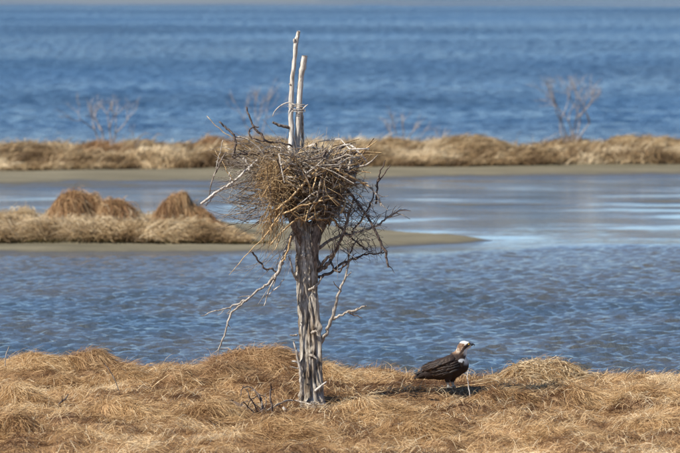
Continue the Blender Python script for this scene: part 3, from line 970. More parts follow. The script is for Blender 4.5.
for k in range(290):
    p, a, t = nest_pt()
    tang = np.array([-math.sin(a), math.cos(a), 0]); rad = np.array([math.cos(a), math.sin(a), 0])
    if k < 95:           # sticks that poke out
        d = rad * R.uniform(.3, 1.0) + np.array([-.25, 0, R.uniform(-.5, .8)]) + tang * R.randn() * .5
        p = p + d * .12
        sc = R.uniform(.35, .62)
    else:
        d = tang * R.choice([-1, 1]) + rad * R.randn() * .35 + np.array([0, 0, R.randn() * .45])
        sc = R.uniform(.28, .60)
    d /= np.linalg.norm(d)
    o = bpy.data.objects.new('stick', proto[k % 28])
    C.objects.link(o); o.parent = nest
    q = Vector(d).to_track_quat('X', 'Z')
    o.rotation_mode = 'QUATERNION'
    o.rotation_quaternion = q
    o.location = p - norg
    w = R.uniform(.75, 1.25)
    o.scale = (sc, w, w)

# named sticks on the left and the rim, traced from the look of the nest
for pts, mt in [
    ([(246, 107, .7, -.2), (248.5, 114, .9, -.2), (252, 124, 1.0, -.22), (257, 130, 1.1, -.23), (262, 136, 1.2, -.24), (266, 141, 1.1, -.22), (280, 142.5, 1.0, -.15), (293, 147, .9, -.1)], DARKM),
    ([(219, 122, .8, -.2), (227, 128.5, 1.0, -.2), (234, 135, 1.1, -.22), (235.5, 142, 1.1, -.22), (235, 149, 1.1, -.22), (232.6, 158, .9, -.22)], DARKM),
    ([(233, 158, .8, -.22), (241, 154, 1.1, -.2), (252, 154, 1.1, -.18), (265, 152.5, 1.1, -.15), (278, 156, 1.0, -.12), (288, 159, .9, -.1)], DARKM),
    ([(201, 204, 1.2, -.3), (209, 198, 1.3, -.29), (217, 192, 1.2, -.28), (226, 186.5, 1.2, -.26), (234, 181, 1.1, -.25), (247, 170, 1.1, -.22), (258, 159.5, .9, -.2)], WHITEM),
    ([(217, 192, .8, -.28), (213, 197, .7, -.28), (206, 206, .5, -.28)], WHITEM),
    ([(229, 172, .5, -.25), (231, 179, .7, -.25), (233, 183, .6, -.25)], WHITEM),
    ([(208, 200, .4, -.2), (213, 178, .7, -.2), (219, 165.6, .8, -.2), (226, 152, .6, -.2)], BROWNM),
    ([(265, 141, .8, -.24), (256, 139.5, .8, -.26), (250, 136, .8, -.26), (249, 131, .8, -.26), (253, 127.5, .7, -.26), (259, 127, .5, -.26)], DARKM),
    ([(234, 136, .8, -.2), (246, 139, .8, -.2), (256, 146, .8, -.2), (268, 160, .7, -.2)], GREYM),
    ([(243, 158, .8, -.3), (247, 163, .9, -.3), (249, 170, .8, -.3)], WHITEM),
    ([(207, 116, .35, -.1), (222, 131, .4, -.12), (240, 142, .4, -.12), (262, 158, .5, -.12)], STRAWM),
    ([(215, 150, .35, -.1), (223, 163, .5, -.1), (229, 174, .5, -.1), (238, 186, .4, -.1)], STRAWM),
    ([(230, 181, .4, -.3), (232, 190, .4, -.3), (228, 200, .3, -.3)], GREYM),
    ([(223, 140, .4, -.3), (218, 160, .5, -.3), (214, 176, .4, -.3)], GREYM),
    ([(340, 205, .8, -.3), (325, 196, .9, -.35), (308, 214, .9, -.3), (292, 222, .9, -.3), (270, 245, .8, -.3)], STRAWM),
    ([(330, 150, 1.0, -.3), (322, 172, 1.0, -.36), (318, 196, .9, -.36), (306, 216, .8, -.3)], GREYM),
    ([(276, 210, 1.0, -.35), (292, 196, 1.0, -.38), (308, 178, 1.0, -.38), (326, 160, .9, -.35)], STRAWM),
    ([(321, 178, 1.6, -.35), (322, 166, 1.7, -.35), (323, 158, 1.6, -.34), (326, 149, 1.3, -.33)], DARKM),
    ([(345, 176, 1.5, -.25), (349, 167, 1.5, -.25), (351.5, 160, 1.2, -.25)], GREYM),
    ([(335, 168, .9, -.35), (345, 174, 1.0, -.35), (358, 180, 1.0, -.3), (368, 186, .7, -.28)], STRAWM),
    ([(262, 196, .8, -.3), (272, 183, .9, -.35), (284, 172, .9, -.36), (293, 160, .8, -.34)], STRAWM),
    ([(283, 214, .9, -.34), (300, 206, .9, -.38), (318, 202, .9, -.36), (334, 197, .8, -.34)], STRAWM),
]:
    branch('stick', pts, mt, 6, .35, 1, (3, 9), tree_=nest)

# fine twigs and grass packed between the sticks
def fib_mesh(name, P, D, Ln, rad, bend, droop=0.0, seg=4, sides=3):
    """many thin bent tubes in one mesh"""
    N = len(P)
    D = D / (np.linalg.norm(D, axis=1)[:, None] + 1e-9)
    c = R.randn(N, 3) * bend; c[:, 2] -= droop
    t = np.linspace(0, 1, seg + 1)[None, :, None]
    Q = P[:, None] + (D[:, None] * t + c[:, None] * t * t * .6) * Ln[:, None, None]
    Q[:, 1:-1] += R.randn(N, seg - 1, 3) * .004
    T = np.gradient(Q, axis=1); T /= np.linalg.norm(T, axis=2)[..., None]
    A = np.cross(T, np.array([.13, .9, .21])); A /= np.linalg.norm(A, axis=2)[..., None] + 1e-9
    B = np.cross(T, A)
    th = np.linspace(0, 2 * np.pi, sides, endpoint=False)
    rr = (rad * (.7 + .6 * R.rand(N)))[:, None] * np.linspace(1, .4, seg + 1)[None]
    V = Q[:, :, None] + rr[..., None, None] * (np.cos(th)[None, None, :, None] * A[:, :, None] + np.sin(th)[None, None, :, None] * B[:, :, None])
    nv = (seg + 1) * sides
    q = []
    for k in range(seg):
        for m in range(sides):
            m2 = (m + 1) % sides
            q.append([k * sides + m, k * sides + m2, (k + 1) * sides + m2, (k + 1) * sides + m])
    q = (np.arange(N)[:, None, None] * nv + np.array(q)[None]).reshape(-1, 4)
    return np_mesh(name, V.reshape(-1, 3), q)


def fibres(name, n, fpt, mat, rad, ln, droop=0.0, bend=.3, parent=None):
    parent = parent or nest
    S = [fpt() for _ in range(n)]
    me = fib_mesh(name, np.array([a[0] for a in S]) - np.array(parent.location), np.array([a[1] for a in S]), np.array([a[2] for a in S]), rad, bend, droop)
    o = link(name, me, mat, parent)
    o['kind'] = 'stuff'
    return o


def tang_pt():
    p, a, t = nest_pt()
    tang = np.array([-math.sin(a), math.cos(a), R.randn() * .5]) * R.choice([-1, 1])
    p[2] += R.uniform(-.04, .04)
    return p, tang + R.randn(3) * .35, R.uniform(.12, .34)


def top_pt():
    a = R.rand() * 6.28; r = .36 * math.sqrt(R.rand())
    return np.array([NC[0] + .03 + r * math.cos(a), NC[1] + r * math.sin(a), ZT - .08 + .05 * R.rand()]), np.array([R.randn() * .8, R.randn() * .6, R.uniform(.1, .9)]), R.uniform(.12, .30)


fibres('fine_twigs', 110, top_pt, GREYM, .0038, 0)
fibres('fine_twigs', 70, top_pt, BROWNM, .0042, 0)
fibres('fine_twigs', 480, tang_pt, GREYM, .0032, 0)
fibres('fine_twigs', 260, tang_pt, BROWNM, .0034, 0)
fibres('fine_twigs', 420, tang_pt, STRAWM, .0028, 0)


def out_pt():
    p, a, t = nest_pt()
    rad = np.array([math.cos(a) - .45, math.sin(a) * .7, R.uniform(-.6, .9)])
    return p, rad + R.randn(3) * .3, R.uniform(.15, .42)


fibres('fine_twigs', 190, out_pt, RUSTM, .0026, 0)
fibres('fine_twigs', 170, out_pt, STRAWM, .0022, 0)


def left_wisp():
    p = tp(R.uniform(240, 285), R.uniform(140, 215), R.uniform(-.3, .2))
    return p, np.array([-1, R.randn() * .4, R.uniform(-.7, .5)]), R.uniform(.12, .38)


fibres('fine_twigs', 210, left_wisp, GREYM, .0030, 0)


def straw_pt():
    p = tp(276 + R.randn() * 8, 180 + R.randn() * 12, -.28 + R.randn() * .08)
    return p, np.array([R.randn() * .8, R.randn() * .3, R.randn() * .6]), R.uniform(.06, .20)


fibres('dry_grass', 520, straw_pt, STRAWM, .0024, 0, droop=.3)
fibres('dry_grass', 330, straw_pt, RUSTM, .0024, 0, droop=.3)


def hang_pt():
    p = tp(268 + R.randn() * 5 + 6, 212 + R.randn() * 9, -.25 + R.randn() * .05)
    return p, np.array([-.35 + R.randn() * .22, R.randn() * .1, -1]), R.uniform(.10, .26)


fibres('dry_grass', 70, hang_pt, STRAWM, .0030, 0, droop=.2)
fibres('dry_grass', 50, hang_pt, RUSTM, .0035, 0, droop=.2)


def core_pt():
    t = R.rand(); a = R.rand() * 6.28; r = .33 * math.sqrt(R.rand()) * (.18 + .82 * t)
    return np.array([NC[0] + r * math.cos(a), NC[1] + r * math.sin(a), ZB + .05 + (ZT - ZB - .07) * t]), R.randn(3) * np.array([1, 1, .5]), R.uniform(.10, .24)


fibres('fine_twigs', 560, core_pt, BROWNM, .004, 0)
fibres('fine_twigs', 300, core_pt, DARKM, .004, 0)
for pts in [[(283, 214, .6, -.3), (276, 222, .6, -.3), (268, 233, .5, -.3), (248, 253, .5, -.3), (229, 275, .25, -.3)],
            [(285, 206, .8, -.32), (276, 220, .9, -.32), (268, 232, .8, -.32), (262, 240, .5, -.32)],
            [(291, 236, 1.0, -.3), (288, 250, 1.0, -.3), (282, 262, .8, -.3)],
            [(282, 228, .5, -.3), (279, 240, .6, -.3), (275, 250, .4, -.3)]]:
    branch('stick', pts, STRAWM, 5, .3, 1, (4, 8), tree_=nest)
def left_stick():
    p = tp(R.uniform(236, 285), R.uniform(150, 225), R.uniform(-.3, .2))
    return p, np.array([-1, R.randn() * .4, R.uniform(-.9, .5)]), R.uniform(.15, .40)


fibres('loose_sticks', 55, left_stick, BROWNM, .0050, 0)
fibres('loose_sticks', 45, left_stick, GREYM, .0050, 0)


def drop_pt():
    p = tp(R.uniform(262, 296), R.uniform(215, 262), R.uniform(-.25, .1))
    return p, np.array([R.uniform(-1, .2), R.randn() * .3, R.uniform(-1, -.1)]), R.uniform(.12, .38)


fibres('loose_sticks', 34, drop_pt, GREYM, .0032, 0)
# tangle of hair-thin twigs below the nest on the right
def rt():
    p = tp(R.uniform(328, 372), R.uniform(190, 250), R.uniform(-.3, .25))
    return p, np.array([R.uniform(-.3, 1), R.randn() * .5, R.uniform(-.9, .9)]), R.uniform(.12, .36)
fibres('thin_twigs', 85, rt, BROWNM, .0034, 0, parent=tree)
fibres('thin_twigs', 80, rt, GREYM, .0034, 0, parent=tree)


# ================================================================ bird
def bird():
    foot = on(449, 387.5, G0)
    fz = float(fld.h(np.array([foot.x]), np.array([foot.y]))[0])
    foot = at(449, 387.5, foot.y)
    BY = foot.y
    sc = BY / F
    b0 = Vector((foot.x, BY, foot.z))
    root = empty('osprey', b0, 'dark brown bird of prey with white head, standing in the grass facing right', 'bird')

    def L(u, v): return ((u - 449) * sc, (387.5 - v) * sc)

    import bmesh
    bm = bmesh.new()

    def ell(u, v, ru, rv, ry, ang=0, y=0):
        x, z = L(u, v)
        M = Matrix.Translation((x, y, z)) @ Matrix.Rotation(math.radians(ang), 4, 'Y') @ Matrix.Diagonal((ru * sc, ry * sc, rv * sc, 1))
        bmesh.ops.create_uvsphere(bm, u_segments=28, v_segments=18, radius=1, matrix=M)

    def cap(a, b, r1, r2, y1=0, y2=0, n=10):
        for k in range(n + 1):
            t = k / n
            ell(a[0] + (b[0] - a[0]) * t, a[1] + (b[1] - a[1]) * t, r1 + (r2 - r1) * t, r1 + (r2 - r1) * t, r1 + (r2 - r1) * t, 0, (y1 + (y2 - y1) * t) * sc)
    # trunk of the bird, from breast to rump
    ell(452, 366.5, 15.0, 12.2, 10.0, -22)
    ell(443, 368.5, 17, 11.0, 10.2, -14)
    ell(433, 371.5, 13, 7.6, 8.0, -12)
    ell(424, 374, 9, 4.6, 5.5, -14)
    ell(458.5, 362.5, 9.8, 12, 9.2, -32)
    cap((459.0, 357.5), (462.6, 348.5), 7.2, 4.7)
    ell(464.0, 345.4, 5.5, 4.8, 4.6, 12)
    ell(467.2, 345.0, 4.3, 3.6, 3.5, 14)
    ell(461.2, 347.6, 4.2, 4.8, 4.2, 20)
    # thighs, shanks and toes
    for yy, du in ((-4.2, 0), (4.2, 5)):
        cap((448 + du, 374), (447.5 + du, 381.5), 5.0, 2.2, yy, yy)
        cap((447.5 + du, 381), (448.5 + du, 386.8), 1.35, 1.1, yy, yy)
        for (dx, dyy) in ((4.6, -1.6), (5.2, .2), (4.4, 2.0), (-3.2, 0)):
            cap((448.5 + du, 386.9), (448.5 + du + dx, 387.4), .85, .6, yy, yy + dyy, 7)
    me0 = bpy.data.meshes.new('body'); bm.to_mesh(me0); bm.free()
    ob = bpy.data.objects.new('body', me0); C.objects.link(ob)
    md = ob.modifiers.new('r', 'REMESH'); md.mode = 'VOXEL'; md.voxel_size = .0050
    ms = ob.modifiers.new('s', 'SMOOTH'); ms.factor = .6; ms.iterations = 3
    dg = bpy.context.evaluated_depsgraph_get()
    me = bpy.data.meshes.new_from_object(ob.evaluated_get(dg))
    bpy.data.objects.remove(ob)
    me.name = 'body'
    n = len(me.vertices)
    co = np.zeros(n * 3, np.float32); me.vertices.foreach_get('co', co); co = co.reshape(-1, 3)
    u = co[:, 0] / sc + 449; v = 387.5 - co[:, 2] / sc
    nz = fbm(u * .6, v * .6 + co[:, 1] * 60, 200, 3)
    col = np.tile(np.array([.024, .014, .010]), (n, 1)) * (0.6 + 1.0 * nz)[:, None]
    # nape and neck: buff brown streaks; cheeks, throat and crown: white
    head = v < 353.5
    white = np.array([.80, .77, .70])
    buff = np.array([.26, .15, .085])
    dark_ = np.array([.045, .026, .018])
    def put(mask, c, a=1.0):
        w = (np.asarray(mask, float) * a)[:, None]
        col[:] = col * (1 - w) + np.array(c) * w
    neck = sstep(356, 352.5, v + .15 * (462 - u)) * (u > 452)
    put(neck, buff, .8 * (.5 + .5 * (nz > .47)))
    put(neck * sstep(.47, .36, nz) * (v < 349), white, .6)
    put(neck * sstep(.50, .38, nz) * sstep(354, 350, v), (.60, .50, .38), .7)
    put(neck * sstep(.60, .72, nz), dark_, .6)
    put(neck * sstep(463.2, 465.2, u + .15 * (v - 350)), white, .7 + .3 * (nz > .42))
    put(sstep(343.6, 342.6, v - .10 * (u - 464)) * sstep(458.5, 460, u), white)           # crown
    put(sstep(2.0, 1.1, np.hypot((u - 461.3) * .7, v - 341.6)) * .35, dark_)     # streaks of the crown
    stripe = sstep(2.6, 1.5, np.abs(v - (344.3 + (468.5 - u) * .55 + .06 * (468.5 - u) ** 2 * (u < 468.5)))) * (u < 471.5) * (u > 458)
    put(stripe, dark_)
    put(sstep(1.6, .8, np.hypot((u - 470.6), (v - 345.2) * 1.2)), (.50, .46, .36))
    # white breast front, with the patch on the shoulder
    put(sstep(350, 353, v) * sstep(366, 361, v) * sstep(464.2, 466.4, u + .25 * (v - 358)) * (.55 + .45 * (nz > .45)), white, .9)
    put(sstep(1.0, .75, np.hypot((u - 461.6) / 3.9, (v - 360.0) / 2.2)) * sstep(.40, .5, nz), (.50, .50, .50))
    legm = sstep(381.5, 383, v)
    put(legm, (.42, .42, .38))
    rgba = np.hstack([np.clip(col, 0, 1), np.ones((n, 1))])
    a = me.attributes.new('plumage', 'FLOAT_COLOR', 'POINT'); a.data.foreach_set('color', rgba.astype(np.float32).ravel())
    me.polygons.foreach_set('use_smooth', np.ones(len(me.polygons), bool))
    m, nt2, b = newmat('plumage')
    at_ = nt2.nodes.new('ShaderNodeAttribute'); at_.attribute_name = 'plumage'
    nt2.links.new(at_.outputs['Color'], b.inputs['Base Color'])
    b.inputs['Roughness'].default_value = .7; b.inputs['Specular IOR Level'].default_value = .25
    tc = nt2.nodes.new('ShaderNodeTexCoord')
    nn = noise(nt2, 1, tc.outputs['Object'], 4, .6, (90, 150, 170))
    bump(nt2, b, nn.outputs[0], .7, .006)
    link('body', me, m, root)

    # feathers
    fm, nt3, b = newmat('feather')
    at_ = nt3.nodes.new('ShaderNodeAttribute'); at_.attribute_name = 'tone'
    r = ramp(nt3, [(0, (.010, .007, .006)), (.4, (.040, .024, .016)), (.7, (.095, .060, .038)), (1, (.40, .29, .19))], at_.outputs['Fac'])
    nt3.links.new(r.outputs[0], b.inputs['Base Color'])
    b.inputs['Roughness'].default_value = .6; b.inputs['Specular IOR Level'].default_value = .3

    def halfw(u, v):
        a = ((u - 446) * .94 + (v - 367.5) * .34) / 24; c = ((v - 367.5) * .94 - (u - 446) * .34 * .9) / 13
        return 10.6 * np.sqrt(max(.08, 1 - a * a * .8 - c * c * .75)) + .5

    def feathers(name, specs, side):
        V = []; Q = []; T = []; nn_ = 0
        for (u, v, ang, ln, wd, tone, lift) in specs:
            nseg = 5
            ca, sa = math.cos(math.radians(ang)), math.sin(math.radians(ang))
            prof = [.35, .85, 1.0, .95, .7, .12]
            for k in range(nseg + 1):
                t = k / nseg
                uu = u - ln * t * ca; vv = v + ln * t * sa
                for s_ in (-1, 0, 1):
                    w = wd * .5 * prof[k] * s_
                    pu = uu + w * sa; pv = vv + w * ca
                    yv = halfw(pu, pv) + lift + .30 * (1 - abs(s_)) + .28 * t
                    x_, z_ = L(pu, pv)
                    V.append((x_, side * yv * sc, z_))
                    T.append(tone - .19 + (.13 if (k >= nseg - 1 or s_ == 1) else 0) * (1 if tone > .2 else .3))
                if k < nseg:
                    for c_ in (0, 1):
                        q0 = nn_ + k * 3 + c_
                        Q.append((q0, q0 + 1, q0 + 4, q0 + 3))
            nn_ += 3 * (nseg + 1)
        me = np_mesh(name, V, Q, None, {'tone': ('FLOAT', T)})
        o = link(name, me, fm, root)
        sm = o.modifiers.new('thickness', 'SOLIDIFY'); sm.thickness = .0012
        return o

    for side in (-1, 1):
        sp = []
        # primaries crossing the tail
        for k in range(7):
            sp.append((437 - k * .5, 370.2 - k * .55 + 1.0, 6 + k * 2.1, 23 - k * 1.0, 2.9, .10 + .05 * R.rand(), .0 + .10 * k))
        # secondaries
        for k in range(11):
            t = k / 10
            sp.append((453 - 13 * t, 373 - 2.8 * t, 12 + 8 * t, 15, 3.4, .16 + .12 * R.rand(), .3))
        # greater, median and lesser coverts
        for row, (v0, ln, wd, tn_) in enumerate([(370.2, 9.5, 3.2, .34), (367.0, 7.8, 3.0, .36), (364.2, 6.6, 2.8, .38), (361.6, 5.6, 2.6, .36), (359.2, 5.0, 2.4, .32)]):
            nf = 13
            for k in range(nf):
                t = k / (nf - 1)
                uu = 459 - 30 * t * (1 - .03 * row) + R.randn() * .4
                vv = v0 + 3.3 * t + R.randn() * .3 + .8 * math.sin(t * 3.1) - (1.6 * (1 - t))
                if vv > 369 and t < .2: continue
                sp.append((uu, vv, 16 + 10 * R.rand(), ln * (.9 + .25 * R.rand()), wd, tn_ + .13 * R.randn() + (.45 if R.rand() < .10 else 0), .55 + .16 * row))
        # scapulars along the back
        for row in range(3):
            for k in range(9):
                t = k / 8
                sp.append((455 - 27 * t + R.randn() * .3, 354.6 + 10.5 * t + row * 1.6 + R.randn() * .2, 22 + 6 * R.rand(), 7.5, 3.2, .42 + .12 * R.randn(), 1.2 + .2 * row))
        feathers('wing', sp, side)
        me_w = None
    # tail: flat fan of banded feathers
    V = []; Q = []; T = []; nn_ = 0
    for k in range(10):
        s_ = (k - 4.5) / 4.5
        for j in range(9):
            t = j / 8
            u_ = 431 - 17.5 * t; v_ = 371.6 + 5.6 * t + abs(s_) * 1.2 + (k % 2) * .25
            w = 1.5 if j < 8 else .8
            for e_ in (-1, 1):
                x_, z_ = L(u_, v_ + e_ * .35)
                V.append((x_, (s_ * (2.2 + 3.0 * t) + e_ * w) * sc, z_))
                T.append(.12 if (j % 2) else .5)
            if j < 8:
                q0 = nn_ + j * 2; Q.append((q0, q0 + 1, q0 + 3, q0 + 2))
        nn_ += 18
    me = np_mesh('tail', V, Q, None, {'tone': ('FLOAT', T)})
    o = link('tail', me, fm, root); sm = o.modifiers.new('thickness', 'SOLIDIFY'); sm.thickness = .004

    # beak: hooked, blue-black with a pale cere
    tb = TB()
    pts = [L(469.6, 344.1), L(471.6, 343.8), L(473.3, 344.0), L(474.4, 344.8), L(474.6, 346.0)]
    tb.tube([(p[0], 0, p[1]) for p in pts], [1.25 * sc, 1.1 * sc, .8 * sc, .45 * sc, .1 * sc], 10, 18)
    pts = [L(469.6, 345.1), L(471.6, 345.0), L(473.0, 344.9)]
    tb.tube([(p[0], 0, p[1]) for p in pts], [1.1 * sc, .8 * sc, .4 * sc], 8, 8)
    bk, _, b = newmat('beak'); b.inputs['Base Color'].default_value = (.03, .035, .045, 1); b.inputs['Roughness'].default_value = .3
    tcn = _.nodes.new('ShaderNodeTexCoord'); nn = noise(_, 60, tcn.outputs['Object'])
    rr = ramp(_, [(.3, (.02, .024, .03)), (.7, (.055, .06, .07))], nn.outputs[0]); _.links.new(rr.outputs[0], b.inputs['Base Color'])
    link('beak', tb.mesh('beak'), bk, root)
    em, _, b = newmat('yellow_iris'); b.inputs['Roughness'].default_value = .15
    tcn = _.nodes.new('ShaderNodeTexCoord')
    rr = ramp(_, [(.3, (.75, .45, .03)), (.7, (.9, .6, .06))], noise(_, 200, tcn.outputs['Object']).outputs[0]); _.links.new(rr.outputs[0], b.inputs['Base Color'])
    pm, _, b = newmat('black_pupil'); b.inputs['Base Color'].default_value = (.004, .004, .004, 1); b.inputs['Roughness'].default_value = .08
    for side in (-1, 1):
        bm = bmesh.new()
        x_, z_ = L(468.9, 344.0)
        bmesh.ops.create_uvsphere(bm, u_segments=14, v_segments=10, radius=.72 * sc, matrix=Matrix.Translation((0, 0, 0)))
        me = bpy.data.meshes.new('eye'); bm.to_mesh(me); bm.free()
        eo = link('eye', me, em, root, (x_, side * 3.05 * sc, z_))
        bm = bmesh.new()
        bmesh.ops.create_uvsphere(bm, u_segments=12, v_segments=8, radius=.48 * sc)
        me = bpy.data.meshes.new('pupil'); bm.to_mesh(me); bm.free()
        link('pupil', me, pm, eo, (.1 * sc, side * .40 * sc, 0))
    return root


bird()

# ================================================================ sticks and stems on the ground
def gstick(name, pts, mat, label, cat, twigs=0, sides=6, wig=.25, tl=(4, 10), group=None):
    """pts: (u, v, radius px, height px above the row, y override) placed on the marsh plain"""
    P = []
    y0 = None
    for (u, v, r, yb) in pts:
        P.append(np.array(at(u, v, yb)))
    base = P[0]
    o = empty_origin = base
    tb = TB()
    s = pts[0][3] / F
    c, r = tb.tube(P, [p[2] * s for p in pts], sides, len(pts) * 5, wig * s, .06)
    for k in range(twigs):
        i = R.randint(len(c) // 5, len(c) - 1)
        d = c[min(i + 1, len(c) - 1)] - c[i - 1]; d /= np.linalg.norm(d) + 1e-9
        side = R.randn(3); side[2] = abs(side[2]); side -= d * side.dot(d); side /= np.linalg.norm(side)
        l_ = R.uniform(*tl) * s; rr = min(r[i] * .6, .7 * s)
        tb.tube([c[i], c[i] + (d * .6 + side * .7) * l_ * .5, c[i] + (d * .9 + side * 1.2) * l_ * .7], [rr, rr * .8, rr * .4], 5, 6, .1 * s)
    ob = tb.build(name, mat, None, tuple(base))
    return tag(ob, label, cat, group)


def yrow(v): return on(340, v, G0).y


def ye(u): return float(edge_y(np.array([(u - 340) / 100.]))[0]) - .3


gstick('fallen_branch', [(218, 397, 1.8, yrow(400)), (230, 402, 2.2, yrow(401)), (245, 407, 2.2, yrow(404)), (258, 412, 1.9, yrow(409)), (272, 416, 1.4, yrow(413))], DARKM,
       'dark brown fallen branch half buried in the grass left of the trunk', 'branch', 7)
gstick('fallen_branch', [(160, 398.5, .9, yrow(398)), (172, 396.5, 1.0, yrow(398)), (188, 396, 1.0, yrow(398)), (203, 395, .7, yrow(397))], WHITEM,
       'straight pale stick lying level in front of the small dark tussock', 'stick', 1)
gstick('fallen_branch', [(186, 381, .6, yrow(386)), (200, 383, .7, yrow(386)), (212, 387, .7, yrow(388)), (222, 396, .6, yrow(392))], WHITEM,
       'thin white stick curving down over the rust-brown combed tussock', 'stick', 0)
gstick('fallen_branch', [(118, 400, 1.3, yrow(402)), (126, 403, 1.2, yrow(403)), (136, 405, 1.0, yrow(404)), (150, 408, .6, yrow(405))], WHITEM,
       'bleached forked stick lying left of the level pale stick', 'stick', 3)
gstick('fallen_branch', [(160, 405, .9, yrow(407)), (175, 406, 1.0, yrow(407)), (196, 406.5, .8, yrow(407))], BROWNM,
       'thin brown stick lying just in front of the pale ones', 'stick', 2)
gstick('fallen_branch', [(268, 410, 1.0, yrow(411)), (280, 403, 1.0, yrow(408)), (292, 400, 1.0, yrow(405)), (310, 404, .9, yrow(406)), (324, 404.5, .8, yrow(406))], GREYM,
       'grey stick lying across the foot of the trunk', 'stick', 4)
gstick('wood_chip', [(283, 407, 1.0, yrow(410)), (285, 410, 1.6, yrow(410)), (287, 412, .8, yrow(410))], WHITEM,
       'small white wood chip in the grass between dead shrub and trunk', 'wood chip', 0)
gstick('dry_plant', [(57, 408, .9, yrow(409)), (60, 403, .9, yrow(409)), (65, 399, .8, yrow(409)), (68.5, 394, .5, yrow(409))], DARKM,
       'short dark bare stem leaning right in the straw on the left', 'stem', 1)
gstick('dry_plant', [(120, 398, .7, yrow(400)), (118, 388, .6, yrow(400)), (112, 374, .5, yrow(400)), (104, 363, .4, yrow(400))], BROWNM,
       'thin brown stem arching left in front of the round red-brown tussock', 'stem', 0)
gstick('dry_plant', [(149, 396, .6, yrow(398)), (153, 387, .6, yrow(398)), (161, 380, .5, yrow(398)), (171, 373, .35, yrow(398))], STRAWM,
       'thin straw-coloured stem leaning right, between the arching stem and the dark tussock', 'stem', 0)
gstick('dry_plant', [(470.5, 401, .6, yrow(401)), (469, 389, .6, yrow(401)), (467.5, 377, .45, yrow(401)), (468.3, 369, .25, yrow(401))], WHITEM,
       'thin white upright stem right in front of the bird', 'stem', 1)
gstick('dry_plant', [(272.5, 415, 1.1, yrow(414)), (271.5, 404, 1.0, yrow(414)), (270, 396, .9, yrow(414)), (271.5, 386, .7, yrow(414))], DARKM,
       'upright dark bare stem just right of the arching dead shrub', 'stem', 3)
gstick('dry_plant', [(5, 366, .5, yrow(376)), (6, 356, .5, yrow(376)), (9, 346, .3, yrow(376))], GREYM,
       'faint thin upright stem at the water edge on the left border', 'stem', 0)
gstick('driftwood_stick', [(540, 365, .8, 60.0), (548, 361, .7, 60.0), (556.5, 355.5, .4, 60.0)], WHITEM,
       'pale stick pointing up to the right out of the wrack mound', 'stick', 0)
gstick('driftwood_stick', [(506, 373, .9, ye(600)), (522, 366, 1.0, ye(600)), (538, 363.5, .7, 60.0)], WHITEM,
       'pale stick lying along the left crest of the wrack mound', 'stick', 0)
gstick('driftwood_stick', [(648, 378, .9, ye(600)), (656, 379.5, 1.0, ye(600)), (664, 381, .7, ye(600))], WHITEM,
       'short bleached driftwood stick lying at the water edge on the right', 'stick', 0)
gstick('driftwood_stick', [(657, 380, .6, ye(600)), (664, 376, .6, ye(600)), (671, 372, .35, ye(600))], WHITEM,
       'thin bleached twig rising to the right over the driftwood stick', 'stick', 1)
gstick('driftwood_stick', [(598, 379, .5, ye(600)), (604, 375, .5, ye(600)), (608, 372, .3, ye(600))], STRAWM,
       'short straw-coloured stalk at the water edge right of the wrack mound', 'stalk', 1)
gstick('fallen_branch', [(452, 389, .8, yrow(389)), (464, 386, .8, yrow(389)), (480, 384, .7, yrow(389)), (500, 380, .5, yrow(388))], STRAWM,
       'pale straw stalk lying on the ground from the bird towards the wrack mound', 'stalk', 0)

# small dead shrub with arching twigs
sh = empty('dead_shrub', at(258, 414, yrow(413)), 'small dead shrub of dark arching twigs, left of the trunk', 'shrub')
for pts, mt in [([(262, 414, 1.5), (262, 405, 1.4), (259, 396, 1.2), (253, 389, .9), (247, 386.5, .8), (242, 389, .7), (240.5, 396, .5)], DARKM),
                ([(258, 413, 1.1), (254, 404, 1.0), (249, 396, .8), (247, 389, .6)], BROWNM),
                ([(260, 412, .9), (262, 402, .8), (257, 392, .7), (250, 390, .5)], GREYM),
                ([(254, 413, .8), (248, 407, .8), (243, 402, .7), (240, 408, .5)], BROWNM),
                ([(262, 413, .8), (266, 404, .7), (265, 394, .5)], DARKM),
                ([(258, 396, .7), (252, 399, .7), (248, 405, .6), (247, 411, .4)], DARKM)]:
    yb = yrow(413)
    tb = TB()
    c, r = tb.tube([np.array(at(u, v, yb + R.randn() * .05)) for u, v, _ in pts], [p[2] * .78 * yb / F for p in pts], 7, 26, .003, .06)
    for k in range(3):
        i_ = R.randint(5, 22); d = R.randn(3) * .04
        tb.tube([c[i_], c[i_] + d * .6, c[i_] + d + np.array([0, 0, -.01])], [r[i_] * .6, r[i_] * .5, r[i_] * .25], 5, 6)
    tb.build('twig', mt, sh)


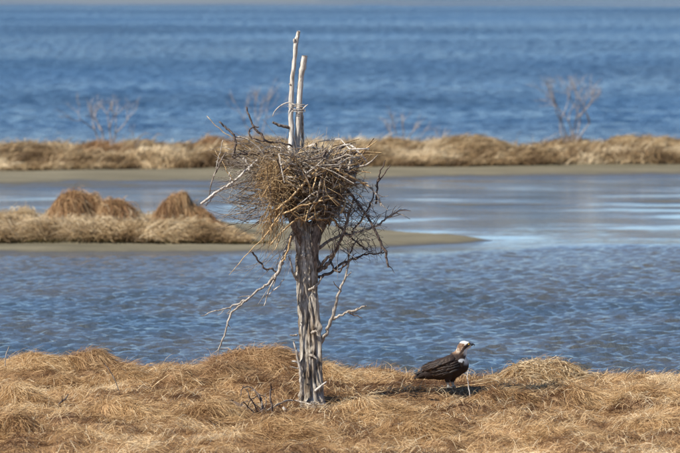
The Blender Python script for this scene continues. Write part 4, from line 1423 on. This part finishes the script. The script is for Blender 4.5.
# bare shrubs on the far bank
def shrub(u, v, yd, stems, spread, hgt, label, mat, rad=1.0, gap=None, den=5):
    p0 = at(u, v, yd)
    p0.z = float(ff.h(np.array([p0.x]), np.array([p0.y]))[0]) - .05
    e = empty('bare_shrub', p0, label, 'shrub', 'bare shrubs on the far bank')
    s = yd / F
    rs = np.random.RandomState(int(u))
    tb2 = None
    for k in range(stems):
        tb = TB()
        f = (k + .5) / stems * 2 - 1
        if gap: f = f + math.copysign(gap, f)
        def grow(p, d, l_, r_, lv):
            q = p + d * l_ * .5 + rs.randn(3) * .04 * l_; e_ = p + d * l_ + rs.randn(3) * .08 * l_
            tb.tube([p, q, e_], [r_, r_ * .8, r_ * .6], 5, 6, .003)
            if lv == 0: return
            for j in range(2 if lv > 2 else 3):
                dd = d + rs.randn(3) * .38 + np.array([0, 0, .12]); dd /= np.linalg.norm(dd)
                grow(e_ if j < 2 else q, dd, l_ * rs.uniform(.55, .8), r_ * .62, lv - 1)
        d = np.array([f * spread, rs.randn() * .2, 1.0]); d /= np.linalg.norm(d)
        grow(np.array(p0) + np.array([f * .06, 0, 0]), d, (hgt * s + .35) * rs.uniform(.36, .45), rad * s, den - 1)
        tb.build('stem', mat, e)
    return e


FARTW = wood_mat('far_shrub_twigs', (.20, .165, .145), (.33, .285, .255), (.47, .42, .385), (20, 20, 5), .3)
shrub(107, 137, 128.5, 4, .42, 44, 'two-stemmed pale bare shrub on the far bank at the left', FARTW, 1.15, .12, 5)
shrub(571, 128, 133.5, 6, .50, 60, 'largest bare shrub, fan-shaped, on the far bank at the right', FARTW, .95, None, 5)
shrub(256, 132, 130.5, 4, .35, 54, 'faint bare shrub on the far bank just behind the top of the nest', FARTW, .7, None, 4)
shrub(404, 136, 131.5, 5, .9, 24, 'low pale straggling shrub on the far bank right of the nest', FARTW, .65, None, 4)
shrub(441, 134, 132, 2, .3, 16, 'tiny shrub on the far bank just right of the low pale one', FARTW, .5, None, 3)
shrub(136, 139, 129, 1, .6, 24, 'single thin leaning stem on the far bank right of the two-stemmed shrub', FARTW, .5, None, 3)
